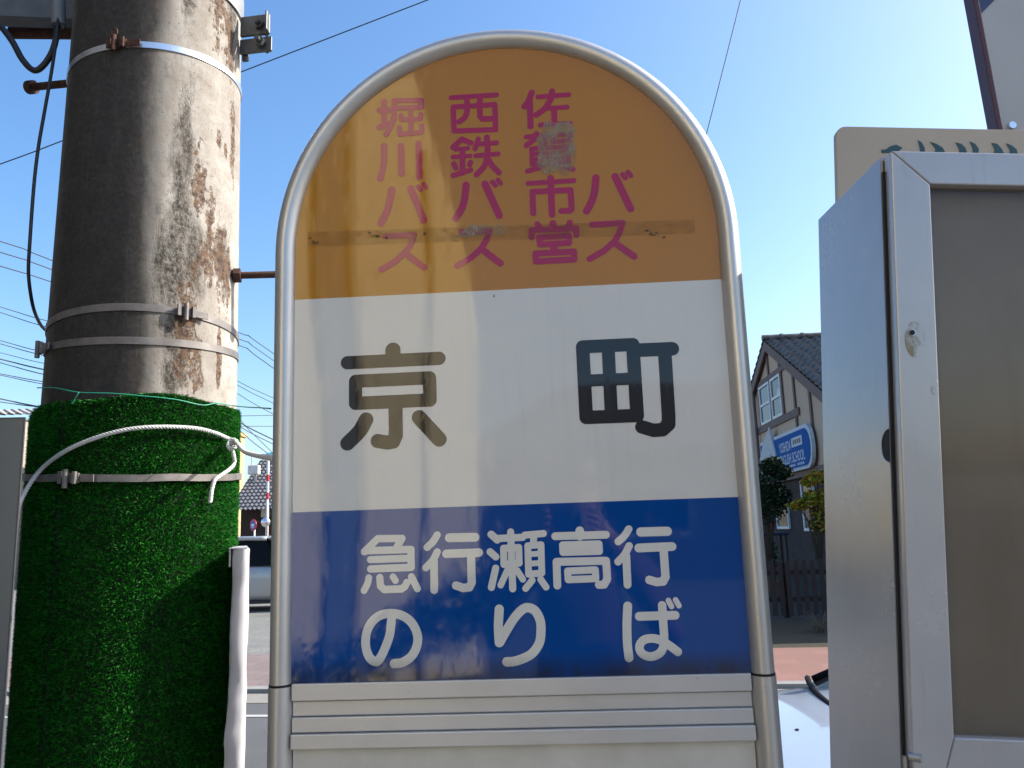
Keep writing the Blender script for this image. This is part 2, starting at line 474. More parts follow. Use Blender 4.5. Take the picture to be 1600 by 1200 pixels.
# each glyph: (origin x, origin y, scale, [ (halfwidth, points, smooth?) ])  traced stroke centre lines
A_, B_, D_, E_ = (560, 120, 6.667), (780, 120, 6.667), (560, 260, 6.667), (800, 260, 6.667)
F_, G_, H_, I_, J_, K_ = (500, 500, 5.714), (860, 500, 5.714), (540, 800, 5.714), (800, 800, 5.714), (540, 900, 5.714), (800, 900, 5.714)
GLYPHS = {
'pink': [
 (A_, [(33, [(220, 350), (312, 348)]), (33, [(270, 260), (270, 505)]), (33, [(218, 527), (322, 490)]), (30, [(372, 248), (655, 245), (656, 318), (385, 328)]),
       (32, [(374, 250), (372, 390), (355, 480), (290, 600)], 1), (29, [(545, 330), (549, 595)]), (27, [(442, 400), (447, 448), (648, 440), (652, 390)]), (28, [(428, 528), (432, 600), (660, 580), (662, 512)])]),
 (A_, [(34, [(268, 720), (267, 860), (253, 970), (227, 1062)], 1), (35, [(444, 720), (450, 1012)]), (35, [(628, 694), (636, 1046)])]),
 (D_, [(40, [(347, 245), (330, 350), (297, 470), (236, 592)], 1), (40, [(546, 234), (680, 560)]), (26, [(620, 210), (648, 246)]), (26, [(682, 186), (706, 222)])]),
 (D_, [(34, [(282, 728), (583, 714), (545, 815), (490, 895), (390, 985), (242, 1076)]), (36, [(520, 930), (684, 1052)])]),
 (A_, [(29, [(968, 219), (1438, 188)]), (30, [(988, 315), (1422, 290), (1430, 550), (998, 565), (988, 315)]), (32, [(1130, 215), (1134, 345), (1110, 420), (1052, 468)], 1),
       (31, [(1266, 210), (1267, 410), (1290, 440), (1420, 436)])]),
 (A_, [(32, [(985, 735), (1080, 650), (1170, 690)]), (26, [(1012, 757), (1140, 745)]), (26, [(985, 836), (1165, 825)]), (32, [(1085, 755), (1085, 1000)]), (30, [(996, 905), (1015, 952)]), (30, [(1168, 892), (1158, 918)]),
       (30, [(988, 1028), (1170, 972)]), (29, [(1250, 650), (1215, 750)]), (28, [(1240, 702), (1440, 688)]), (28, [(1225, 822), (1455, 804)]), (33, [(1340, 630), (1346, 800), (1315, 925), (1232, 1018)], 1), (33, [(1360, 870), (1400, 935), (1464, 998)], 1)]),
 (D_, [(40, [(1123, 196), (1107, 340), (1076, 440), (1016, 541)], 1), (40, [(1320, 184), (1468, 512)]), (27, [(1396, 162), (1426, 200)]), (27, [(1456, 142), (1482, 178)])]),
 (D_, [(34, [(1066, 684), (1368, 670), (1330, 775), (1275, 862), (1170, 955), (1030, 1036)]), (37, [(1310, 882), (1480, 1010)])]),
 (B_, [(34, [(340, 165), (305, 255), (264, 312)], 1), (34, [(320, 250), (326, 518)]), (28, [(404, 210), (724, 187)]), (33, [(552, 150), (538, 230), (475, 330), (386, 398)], 1), (27, [(500, 330), (708, 316)]), (33, [(572, 330), (576, 490)]), (29, [(430, 503), (738, 486)])]),
 (B_, [(29, [(284, 628), (482, 610), (478, 680), (440, 700)]), (30, [(388, 592), (365, 650), (284, 716)], 1), (26, [(555, 612), (738, 598), (742, 665), (560, 680), (555, 612)]),
       (28, [(340, 750), (716, 730), (724, 890), (346, 912), (340, 750)]), (23, [(350, 806), (720, 786)]), (23, [(352, 860), (722, 842)]), (29, [(430, 945), (296, 984)]), (29, [(640, 930), (768, 964)])]),
 (E_, [(36, [(403, 122), (418, 503)]), (28, [(168, 178), (644, 148)]), (33, [(222, 488), (213, 264), (610, 247), (622, 445), (604, 463), (516, 465)])]),
 (E_, [(33, [(265, 602), (292, 640)]), (36, [(426, 592), (436, 640)]), (34, [(602, 588), (592, 635)]), (34, [(205, 738), (206, 665), (668, 645), (670, 714)]), (34, [(284, 738), (592, 722), (594, 798), (292, 814), (284, 738)]), (40, [(440, 815), (440, 890)]), (35, [(246, 908), (645, 888), (648, 970), (250, 990), (246, 908)])]),
 (E_, [(40, [(874, 120), (862, 250), (832, 360), (778, 466)], 1), (40, [(1074, 106), (1236, 441)]), (27, [(1153, 84), (1182, 122)]), (27, [(1208, 62), (1238, 98)])]),
 (E_, [(34, [(834, 608), (1150, 590), (1118, 695), (1065, 785), (960, 880), (810, 964)]), (37, [(1090, 812), (1272, 938)])]),
],
'black': [
 (F_, [(69, [(652, 268), (652, 345)]), (61, [(245, 382), (1062, 342)]), (60, [(318, 547), (978, 516), (983, 714), (318, 744), (318, 547)]), (63, [(674, 760), (678, 1030), (655, 1085), (600, 1094), (515, 1080)]), (66, [(412, 890), (355, 990), (247, 1100)], 1), (66, [(886, 870), (1065, 1065)])]),
 (G_, [(60, [(288, 240), (735, 219), (775, 853), (320, 870), (288, 240)]), (58, [(515, 230), (545, 860)]), (55, [(300, 543), (760, 522)]), (62, [(780, 270), (1086, 257)]), (60, [(1020, 270), (1055, 850), (1055, 930), (1000, 980), (920, 985), (818, 955)])]),
],
'pale': [
 (H_, [(34, [(168, 354), (288, 238), (505, 236), (455, 320)]), (34, [(180, 346), (584, 334), (586, 494), (224, 508)]), (33, [(222, 425), (585, 412)]), (32, [(208, 588), (196, 640), (165, 700)], 1), (34, [(306, 585), (312, 660), (345, 692), (500, 686), (530, 665), (548, 630)]), (31, [(424, 578), (446, 612)]), (33, [(588, 578), (642, 684)])]),
 (H_, [(34, [(818, 205), (780, 265), (728, 315)], 1), (34, [(818, 357), (780, 430), (718, 496)], 1), (36, [(790, 440), (792, 696)]), (41, [(926, 230), (1156, 225)]), (39, [(900, 373), (1190, 362)]), (38, [(1120, 375), (1126, 630), (1105, 672), (1050, 678), (986, 656)])]),
 (H_, [(35, [(1300, 200), (1354, 248)]), (33, [(1290, 355), (1342, 400)]), (33, [(1340, 502), (1302, 672)]), (33, [(1370, 236), (1580, 226)]), (33, [(1474, 178), (1492, 684)]), (32, [(1410, 324), (1546, 316), (1550, 456), (1414, 468), (1410, 324)]), (30, [(1445, 520), (1385, 652)]), (30, [(1530, 520), (1582, 600)]),
       (32, [(1600, 206), (1766, 192)]), (32, [(1682, 205), (1676, 280)]), (31, [(1626, 302), (1745, 292), (1752, 545), (1634, 555), (1626, 302)]), (26, [(1628, 378), (1750, 370)]), (26, [(1630, 462), (1752, 454)]), (31, [(1666, 610), (1608, 682)]), (31, [(1742, 602), (1790, 670)])]),
 (I_, [(40, [(605, 168), (605, 215)]), (36, [(386, 216), (838, 203)]), (33, [(452, 295), (776, 285), (780, 350), (456, 360), (452, 295)]), (36, [(405, 656), (398, 445), (840, 435), (850, 600), (822, 648), (776, 650)]), (32, [(496, 527), (744, 516), (748, 594), (502, 604), (496, 527)])]),
 (I_, [(34, [(1042, 152), (1002, 215), (948, 264)], 1), (34, [(1046, 302), (1005, 380), (946, 444)], 1), (36, [(1020, 390), (1031, 648)]), (42, [(1150, 178), (1386, 172)]), (40, [(1132, 321), (1428, 308)]), (38, [(1352, 325), (1370, 580), (1348, 620), (1290, 625), (1226, 606)])]),
 (J_, [(38, [(412, 372), (395, 520), (350, 650), (300, 745), (262, 763), (210, 720), (180, 620), (190, 500), (240, 405), (320, 347), (420, 334), (520, 360), (600, 430), (643, 535), (632, 640), (580, 725), (505, 772), (434, 782)], 1)]),
 (J_, [(39, [(1372, 296), (1364, 450), (1372, 594)], 1), (39, [(1376, 592), (1440, 480), (1510, 370), (1580, 298), (1636, 283), (1696, 315), (1738, 400), (1744, 500), (1728, 600), (1666, 690), (1580, 738), (1500, 762), (1440, 766)], 1)]),
 (K_, [(40, [(1033, 268), (1026, 420), (1030, 600), (1044, 728)], 1), (39, [(1136, 360), (1456, 350)]), (38, [(1340, 262), (1350, 420), (1358, 570), (1340, 660), (1290, 706), (1220, 718), (1155, 685), (1138, 625), (1175, 572), (1250, 556), (1330, 575), (1405, 620), (1480, 676)], 1), (25, [(1396, 218), (1424, 272)]), (25, [(1460, 213), (1490, 264)])]),
]}
def glyph_strokes(g):
    (ox, oy, s), st = g
    out = []
    for item in st:
        pts = [on_sign(ox + x / s, oy + y / s) for x, y in item[1]]
        if len(item) > 2: pts = [tuple(p) for p in smooth_path(pts, 7)]
        out.append((pts, item[0] / s * 1.06 / FPX * (0.93 if s < 6 and len(st) > 4 and item[0] < 45 else 1.0)))
    return out

# ------------------------------------------------------------------ the bus stop sign
sign = thing('bus_stop_sign', 'arched bus stop sign with orange, white and blue bands in an aluminium tube frame', 'bus stop sign', matrix=SM)
Z0, Z1, Z2, ZC, RI, RC = 1.5 + 0.31214, 1.5 + 0.03211, 1.5 - 0.17654, 1.5 + 0.376, 0.2835, 0.2945
arc = [(RI * math.cos(t), ZC + RI * math.sin(t)) for t in np.linspace(0, math.pi, 49)]
b = MB(); b.prism([(-RI, Z0), (RI, Z0)] + arc, 0, 0.006); b.build('orange_band', M_orange, sign)
b = MB(); b.prism([(-RI, Z1), (RI, Z1), (RI, Z0), (-RI, Z0)], 0, 0.006); b.build('white_band', M_white, sign)
b = MB(); b.prism([(-RI, Z2), (RI, Z2), (RI, Z1), (-RI, Z1)], 0, 0.006); b.build('blue_band', M_blue, sign)
b = MB(); b.prism([(-RI + .004, Z2), (RI - .004, Z2)] + [(x * .985, ZC + (z - ZC) * .985) for x, z in arc], 0.0065, 0.022); b.build('back_plate', M_slat, sign)
def planar_sweep(mb, path, a, bdep, yc, seg=20, power=1.0):
    P = [np.array(p, float) for p in path]; n = len(P)
    base = len(mb.v)
    for i in range(n):
        d = P[min(i + 1, n - 1)] - P[max(i - 1, 0)]; d /= np.linalg.norm(d)
        nn = np.array([-d[1], d[0]])
        for k in range(seg):
            t = 2 * math.pi * k / seg
            q = P[i] + nn * a * math.cos(t)
            mb.v.append((q[0], yc + bdep * math.sin(t), q[1]))
    for i in range(n - 1):
        for k in range(seg):
            k2 = (k + 1) % seg
            mb.f.append([base + i * seg + k, base + i * seg + k2, base + (i + 1) * seg + k2, base + (i + 1) * seg + k]); mb.mi.append(0)
    mb.f.append([base + k for k in range(seg)]); mb.f.append([base + (n - 1) * seg + k for k in range(seg)]); mb.mi += [0, 0]
path = [(-RC, z) for z in np.linspace(Z2 - 0.0005, ZC, 12)][:-1] + [(RC * math.cos(t), ZC + RC * math.sin(t)) for t in np.linspace(math.pi, 0, 65)] + [(RC, z) for z in np.linspace(ZC, Z2 - 0.0005, 12)][1:]
b = MB(); planar_sweep(b, path, 0.0145, 0.019, 0.006); b.build('tube_frame', M_frame, sign, smooth=True, autosmooth=60)
for sx in (-1, 1):
    b = MB(); planar_sweep(b, [(sx * 0.2948, z) for z in np.linspace(Z2 - 0.0035, 0.0, 14)], 0.0155, 0.0195, 0.006); b.build('post', M_frame, sign, smooth=True, autosmooth=60)
    b = MB(); planar_sweep(b, [(sx * 0.2948, Z2 - 0.0035), (sx * 0.2948, Z2 - 0.0005)], 0.0149, 0.0185, 0.006); b.build('joint_ring', M_dark, sign, smooth=True, autosmooth=60)
def slat(z0, z1, yf, name, mt):
    b = MB(); b.box((-0.2792, yf, z0), (0.2792, 0.016, z1)); b.build(name, mt, sign, bevel=0.0012)
slat(1.5 - 0.1972, Z2 - 0.0004, -0.0045, 'slat', M_slat)
slat(1.5 - 0.2158, 1.5 - 0.1983, 0.0010, 'slat', M_slat)
slat(1.5 - 0.2344, 1.5 - 0.2170, -0.0020, 'slat', M_slat)
slat(1.5 - 0.2530, 1.5 - 0.2356, -0.0065, 'slat', M_slat)
b = MB(); b.box((-0.2785, 0.003, 0.25), (0.2785, 0.014, 1.5 - 0.2538)); b.build('lower_panel', M_lowpanel, sign)
for col, mt in (('pink', M_pink), ('black', M_ink), ('pale', M_pale)):
    for g in GLYPHS[col]:
        o = stroke_mesh(glyph_strokes(g), 0.0007 if col == 'black' else 0.0005, lambda p: (p[0], -0.0004, p[1])).build('character', mt, sign)
        if col == 'black': o['label'] = 'large black stop name character on the white band'
# residue of an old tape and a scraped patch on the lettering
def q4(pts, y):
    return [(on_sign(*p)[0], y, on_sign(*p)[1]) for p in pts]
M_tape = mat_alpha('tape_residue', (0.15, 0.065, 0.009), lambda q: q.math('MULTIPLY', q.ramp(q.noise(q.coord('Object', (1, 1, 2.2)), 55, 7, 0.75), [(0.34, 0.0), (0.52, 0.22), (0.60, 0.30), (0.72, 0.7)]), q.ramp(q.noise(q.coord('Object'), 9, 3), [(0.3, 0.35), (0.6, 1.0)])))
b = MB(); b.add(q4([(480, 386), (1086, 365), (1085, 343), (480, 363)], -0.0009), [(0, 1, 2, 3)]); b.build('tape_residue', M_tape, sign)
M_scuff = mat_alpha('scraped_film', (0.30, 0.25, 0.17), lambda q: q.math('MULTIPLY', q.ramp(q.noise(q.coord('Object', (1, 1, 0.7)), 420, 5, 0.8), [(0.33, 0.0), (0.55, 0.85)]), q.ramp(q.noise(q.coord('Object'), 40, 3), [(0.30, 0.1), (0.58, 1.0)])))
b = MB(); b.add(q4([(838, 258), (852, 273), (871, 268), (884, 276), (897, 262), (901, 240), (896, 221), (899, 203), (889, 189), (868, 193), (852, 188), (846, 206), (838, 218), (842, 240)], -0.0011), [list(range(14))]); b.build('scraped_patch', M_scuff, sign)
b = MB(); b.add(q4([(708, 372), (790, 366), (788, 352), (735, 352)], -0.0012), [(0, 1, 2, 3)]); b.build('scraped_patch', M_scuff, sign)
M_drip = mat_alpha('dark_scratch', (0.015, 0.015, 0.012), lambda q: q.ramp(q.noise(q.coord('Object', (1, 1, 2)), 260, 4, 0.7), [(0.44, 0.0), (0.56, 0.95)]))
for cx_, cy_, rx_, ry_ in ((1022, 366, 10, 3.4), (1036, 371, 5, 1.6), (1010, 361, 4, 2), (493, 379, 8, 4), (484, 372, 4, 2.5), (588, 369, 9, 3), (578, 364, 4, 2), (604, 372, 3, 3), (664, 366, 2, 4), (772, 463, 1.5, 3), (455, 330, 2, 1.5)):
    b = MB(); n_ = 11
    b.add(q4([(cx_ + rx_ * RNG.uniform(.5, 1.15) * math.cos(a), cy_ + ry_ * RNG.uniform(.5, 1.15) * math.sin(a)) for a in np.linspace(2 * math.pi, 0, n_ + 1)[:-1]], -0.0013), [list(range(n_))]); b.build('dark_scratch', M_drip, sign)

# ------------------------------------------------------------------ utility pole
PC = 1.75 * V(math.sin(math.radians(-24.4)), math.cos(math.radians(-24.4)))
def pole_r(z): return 0.1742 - 0.0133 * max(z - 1.78, 0)
def mat_concrete():
    q = NT('weathered_concrete')
    uv = q.coord('UV')
    u, v_, _ = q.sep(uv)
    st = q.coord('UV', (1, 0.28, 1))
    big = q.noise(st, 7, 6, 0.6, 0.3)
    fine = q.noise(uv, 90, 5, 0.7)
    med = q.noise(uv, 22, 6, 0.7)
    c = q.mix(q.ramp(big, [(0.35, 0.0), (0.65, 1.0)]), (0.245, 0.22, 0.19), (0.42, 0.39, 0.35))
    c = q.mix(q.ramp(med, [(0.42, 0.0), (0.72, 0.75)]), c, (0.17, 0.14, 0.11))
    # grime and painted-in shade over the left half as one faces it
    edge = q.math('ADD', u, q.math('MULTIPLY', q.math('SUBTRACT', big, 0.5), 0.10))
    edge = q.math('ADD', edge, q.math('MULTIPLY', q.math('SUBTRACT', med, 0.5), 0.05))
    shade_grime = q.math('MULTIPLY', q.ramp(edge, [(0.490, 1.0), (0.540, 0.0)]), q.ramp(fine, [(0.2, 0.86), (0.8, 0.98)]))
    shade_grime = q.math('MULTIPLY', shade_grime, q.ramp(edge, [(0.26, 0.55), (0.32, 1.0)]))
    c = q.mix(shade_grime, c, (0.011, 0.0092, 0.0078))
    def blobs(lst):
        tot = None
        for u0, z0, su, sz in lst:
            mp = q.n('Mapping'); q.t.links.new(uv, mp.inputs[0])
            su, sz = su * 1.2, sz * 1.15
            mp.inputs['Scale'].default_value = (1 / su, 1 / sz, 0); mp.inputs['Location'].default_value = (-u0 / su, -z0 / sz, 0)
            ln = q.n('VectorMath', operation='LENGTH'); q.t.links.new(mp.outputs[0], ln.inputs[0])
            v1 = q.math('SUBTRACT', 1.0, q.math('MULTIPLY', ln.outputs['Value'], 0.5), True)
            tot = v1 if tot is None else q.math('MAXIMUM', tot, v1)
        return tot
    n_st = q.noise(q.coord('UV', (1, 0.45, 1)), 24, 8, 0.78, 0.4)
    n_s2 = q.noise(q.coord('UV', (1, 0.5, 1), (2, 5, 0)), 48, 6, 0.75, 0.3)
    mb_ = blobs([(.545, 2.62, .014, .10), (.552, 2.26, .012, .09), (.545, 2.12, .020, .13), (.535, 2.02, .025, .10), (.570, 2.02, .022, .06), (.548, 1.86, .018, .10), (.600, 2.70, .03, .05), (.660, 2.62, .02, .10), (.640, 2.03, .02, .05)])
    moss = q.ramp(q.math('ADD', q.math('MULTIPLY', mb_, 0.95), q.math('MULTIPLY', q.math('SUBTRACT', n_st, 0.5), 1.7)), [(0.40, 0.0), (0.72, 1.0)])
    moss = q.math('MULTIPLY', moss, q.ramp(q.noise(q.coord('UV', (1, 0.7, 1)), 130, 5, 0.8), [(0.36, 0.35), (0.58, 1.0)]))
    c = q.mix(moss, c, (0.022, 0.017, 0.011))
    rb_ = blobs([(.615, 2.60, .022, .10), (.598, 2.72, .03, .05), (.650, 2.52, .016, .08), (.668, 2.32, .010, .09), (.578, 2.17, .014, .07), (.603, 2.10, .012, .08), (.600, 2.03, .022, .05), (.625, 2.05, .018, .06), (.650, 2.02, .016, .07), (.562, 1.90, .016, .10), (.575, 1.82, .018, .06), (.632, 1.86, .006, .09), (.622, 2.285, .007, .018), (.641, 2.27, .006, .018)])
    flake = q.ramp(q.math('ADD', q.math('MULTIPLY', rb_, 0.95), q.math('MULTIPLY', q.math('SUBTRACT', n_s2, 0.5), 2.3)), [(0.54, 0.0), (0.66, 1.0)])
    flake = q.math('MULTIPLY', flake, q.ramp(q.noise(uv, 120, 5, 0.8), [(0.36, 0.25), (0.52, 1.0)]))
    c = q.mix(flake, c, q.mix(q.ramp(q.noise(uv, 70, 4), [(0.42, 0.0), (0.58, 1.0)]), (0.045, 0.016, 0.006), (0.13, 0.075, 0.038)))
    c = q.mix(q.ramp(q.noise(uv, 170, 3), [(0.60, 0.0), (0.72, 0.8)]), c, (0.07, 0.058, 0.045))
    c = q.mix(q.ramp(q.noise(q.coord('UV', (1, 0.3, 1), (0, 3, 0)), 14, 6, 0.7, 2.5), [(0.492, 0.0), (0.4985, 0.6), (0.505, 0.0)]), c, (0.10, 0.075, 0.05))
    streak = q.noise(q.coord('UV', (1, 0.03, 1)), 55, 4, 0.7)
    c = q.mix(q.ramp(streak, [(0.58, 0.0), (0.76, 0.4)]), c, (0.12, 0.10, 0.08))
    c = q.mix(q.ramp(q.noise(q.coord('UV', (0.2, 1, 1)), 12, 3, 0.6), [(0.66, 0.0), (0.69, 0.35)]), c, (0.06, 0.04, 0.03))
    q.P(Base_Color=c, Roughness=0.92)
    h = q.math('ADD', q.math('MULTIPLY', fine, 0.35), q.math('MULTIPLY', q.math('ADD', flake, moss), -1.2))
    q.bump(h, 0.4, 0.005)
    return q.m
pole = thing('utility_pole', 'stained concrete utility pole with rust streaks, left of the bus stop sign', 'utility pole', (PC[0], PC[1], 0))
seg, rings = 96, 40
zs = np.linspace(-0.1, 9.0, rings)
th0 = math.atan2(-PC[1], -PC[0])          # the direction facing the camera
b = MB(); uvs = []
vv = []
for z in zs:
    for k in range(seg + 1):
        t = th0 - math.pi + 2 * math.pi * k / seg
        vv.append((pole_r(z) * math.cos(t), pole_r(z) * math.sin(t), z))
fc = [(i * (seg + 1) + k, i * (seg + 1) + k + 1, (i + 1) * (seg + 1) + k + 1, (i + 1) * (seg + 1) + k) for i in range(rings - 1) for k in range(seg)]
fc.append([(rings - 1) * (seg + 1) + k for k in range(seg)])
b.add(vv, fc)
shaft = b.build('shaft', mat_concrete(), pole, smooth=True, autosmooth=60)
uvl = shaft.data.uv_layers.new(name='UVMap')
for lp in shaft.data.loops:
    i, k = divmod(lp.vertex_index, seg + 1)
    uvl.data[lp.index].uv = (k / seg, zs[i])
def cyl_ring(pix, c, rfun, off):
    """fit z = a + b cos + d sin through picture points on the cylinder"""
    rows, rhs = [], []
    for x, y in pix:
        z = 1.8
        for _ in range(3):
            p = on_cyl(x, y, c, rfun(z) + off); z = p[2]
        t = math.atan2(p[1] - c[1], p[0] - c[0])
        rows.append((1, math.cos(t), math.sin(t))); rhs.append(z)
    return np.linalg.lstsq(np.array(rows), np.array(rhs), rcond=None)[0]
def strap(name, parent, coef, c, rfun, off, h, thick, mt, wob=0.0):
    n = 96; vs = []; fs = []
    for k in range(n):
        t = 2 * math.pi * k / n
        z = coef[0] + coef[1] * math.cos(t) + coef[2] * math.sin(t) + wob * math.sin(7 * t + 1) + wob * 0.6 * math.sin(13 * t)
        r0 = rfun(z) + off
        for r, dz in ((r0, -h / 2), (r0 + thick, -h / 2), (r0 + thick, h / 2), (r0, h / 2)):
            vs.append((c[0] + r * math.cos(t), c[1] + r * math.sin(t), z + dz))
    for k in range(n):
        k2 = (k + 1) % n
        for j in range(4):
            j2 = (j + 1) % 4
            fs.append((k * 4 + j, k * 4 + j2, k2 * 4 + j2, k2 * 4 + j))
    b = MB(); b.add(vs, fs)
    return b.build(name, mt, parent, world=True, smooth=True, autosmooth=40)
def buckle(parent, x, y, c, rfun, off, mt, coef, s=1.0, loop=True):
    z = 1.8
    for _ in range(3):
        p = on_cyl(x, y, c, rfun(z) + off); z = p[2]
    t = math.atan2(p[1] - c[1], p[0] - c[0])
    z = coef[0] + coef[1] * math.cos(t) + coef[2] * math.sin(t)
    nr, tg = V(math.cos(t), math.sin(t), 0), V(-math.sin(t), math.cos(t), -coef[1] * math.sin(t) / 0.17 + coef[2] * math.cos(t) / 0.17)
    o = V(c[0], c[1], z) + nr * (rfun(z) + off)
    T = lambda q: o + tg * q[0] * s + nr * q[1] * s + V(0, 0, 1) * q[2] * s
    b = MB()
    b.box((-0.016, 0.0016, -0.0085), (0.016, 0.006, 0.0085), T=T)
    b.box((-0.019, 0.0062, -0.0105), (-0.012, 0.011, 0.0105), T=T)
    b.box((0.008, 0.0062, -0.0105), (0.014, 0.0125, 0.0105), T=T)
    b.box((0.0165, 0.0016, -0.0065), (0.042, 0.004, 0.0065), T=T)
    b.tube([T((-0.004, 0.012, -0.018)), T((-0.004, 0.012, 0.014))], 0.0045 * s, 10)
    if loop:
        b.tube([T((-0.004 + 0.006 * math.cos(a), 0.012, 0.020 + 0.007 * math.sin(a))) for a in np.linspace(-1.4, 4.6, 14)], 0.0018 * s, 6)
    return b.build('buckle', mt, parent, world=True, bevel=0.0006)
def zero_r(z): return pole_r(z)
bands = [
 ([(115, 103), (172, 67), (207, 66), (247, 71), (287, 81), (330, 100), (360, 121), (380, 144)], (186, 64), M_strap_new, 0.0125, M_rust),
 ([(66, 515), (78, 501), (115, 489.5), (172, 484), (247, 481), (287, 484), (316, 495), (345, 505), (367, 522)], (290, 488), M_strap, 0.0135, M_strap),
 ([(62, 547), (100, 540), (158, 533), (244, 532), (287, 535.5), (345, 545.5), (367, 555)], (71, 545), M_strap, 0.0135, M_strap)]
for pix, bk, mt, h, bm_ in bands:
    cf = cyl_ring(pix, PC, pole_r, 0.001)
    sp = strap('steel_band', pole, cf, PC, pole_r, 0.0008, h, 0.0016, mt)
    buckle(sp, bk[0], bk[1], PC, pole_r, 0.0024, bm_, cf, 1.0, loop=(mt is not M_strap))
# step bolts
def step_bolt(p_root, p_tip, rad, head_r, nut_at=None):
    b = MB(); b.tube([p_root, p_tip], rad, 12)
    d = (p_tip - p_root) / np.linalg.norm(p_tip - p_root)
    b.tube([p_tip - d * 0.004, p_tip + d * 0.014], head_r, 12)
    if nut_at is not None:
        b.tube([p_root + d * nut_at, p_root + d * (nut_at + 0.014)], rad * 2.05, 6)
    return b.build('step_bolt', M_rust, pole, world=True, smooth=True, autosmooth=35, bevel=0.0006)
zb = at(420, 429, 1.60)[2]
root = at(340, 430, 1.56); tip = at(560, 425, 1.62)
step_bolt(at(352, 431, 1.585), at(500, 427, 1.62), 0.0072, 0.013, 0.016)
step_bolt(at(140, 127, 1.66), at(52, 136, 1.70), 0.0085, 0.0150)
# clamp with bolted ears at the top right
M_clamp = simple('dull_collar_steel', (0.30, 0.30, 0.30), 0.5, 0.5, 0.3, 20, 0.1)
zc = on_cyl(383, 46, PC, pole_r(2.6) + 0.004)[2] + 0.030
col_ = strap('pole_clamp', pole, np.array([zc, 0.0, 0.0]), PC, pole_r, 0.0008, 0.060, 0.004, M_clamp)
M_earsteel = simple('dull_clamp_steel', (0.09, 0.095, 0.10), 0.5, 0.6, 0.25, 20, 0.1)
ec = at(392, 55, 1.60)
ex = V(math.cos(math.radians(-8)), math.sin(math.radians(-8)), 0); ey = V(-ex[1], ex[0], 0)
T = lambda q: ec + ex * q[0] + ey * q[1] + V(0, 0, 1) * q[2]
b = MB(); b.box((-0.022, -0.006, -0.004), (0.044, 0.001, 0.042), T=T); b.box((0.040, -0.020, -0.0035), (0.0445, -0.0065, 0.0415), T=T)
b.box((-0.026, 0.0015, -0.040), (0.046, 0.008, -0.006), T=T); b.box((-0.024, 0.0085, -0.052), (-0.010, 0.016, -0.010), T=T)
b.build('clamp_ear', M_earsteel, col_, world=True, bevel=0.002)
for dx_, dz in ((0.022, 0.018), (0.024, -0.022)):
    b = MB(); b.tube([T((dx_, -0.024, dz)), T((dx_, 0.03, dz))], 0.0055, 10); b.tube([T((dx_, -0.014, dz)), T((dx_, -0.0065, dz))], 0.0115, 6)
    b.tube([T((dx_, 0.0085, dz)), T((dx_, 0.018, dz))], 0.0115, 6)
    b.build('bolt', M_earsteel, col_, world=True, smooth=True, autosmooth=35)
# steel arm, conduit and rusty pipe at the top left
arm = MB()
def barbox(p, q, w, h, dep):
    d = (q - p); L = np.linalg.norm(d); d /= L
    side = np.cross(d, V(0, 0, 1)); side /= np.linalg.norm(side); up = np.cross(side, d)
    return lambda a: p + d * a[0] * L + side * a[1] * dep + up * a[2] * h
T1 = barbox(at(-130, 8, 1.56), at(150, 20, 1.64), 0, 0.058, 0.04)
arm.box((0, 0.5, -0.5), (1, 0.42, 0.5), T=T1); arm.box((0, -0.5, 0.42), (1, 0.42, 0.5), T=T1); arm.box((0, -0.5, -0.5), (1, 0.42, -0.42), T=T1)
arm.build('steel_arm', simple('dull_arm_steel', (0.10, 0.115, 0.13), 0.55, 0.5, 0.3, 14), pole, world=True)
b = MB(); b.tube([at(17, 51, 1.66), at(150, 52, 1.66)], 0.0135, 14); b.build('support_pipe', M_rust, pole, world=True, smooth=True, autosmooth=40)
b = MB(); b.tube([at(89, -80, 1.52), at(92, 40, 1.52)], 0.0132, 16, caps=False); b.tube([at(92, 39.8, 1.52), at(92, 30, 1.52)], 0.0108, 16)
conduit = b.build('cable_conduit', M_pvc, pole, world=True, smooth=True, autosmooth=40)
cable = MB(); cable.tube(smooth_path([at(-40, 15, 1.55), at(-5, 36, 1.54), at(18, 63, 1.53), at(35, 93, 1.525), at(53, 110, 1.52), at(69, 101, 1.52), at(83, 77, 1.52), at(90, 45, 1.522), at(91, 20, 1.524)], 8), 0.0062, 10)
tag(cable.build('looped_cable', M_cable, smooth=True), 'thick black cable hanging in a loop under the grey conduit', 'cable')
cable = MB(); cable.tube(smooth_path([at(91, 25, 1.512), at(88, 62, 1.50), at(79, 121, 1.49), at(70, 172, 1.48), at(60, 230, 1.47), at(53, 290, 1.46), at(46.5, 380, 1.46), at(44.5, 425, 1.47), at(48, 460, 1.49), at(54, 487, 1.53), at(64, 508, 1.60), at(76, 520, 1.68), at(90, 530, 1.74)], 8), 0.0032, 8)
tag(cable.build('hanging_cable', M_cable, smooth=True), 'thin dark cable bowing down the left side of the concrete pole to its second band', 'cable')

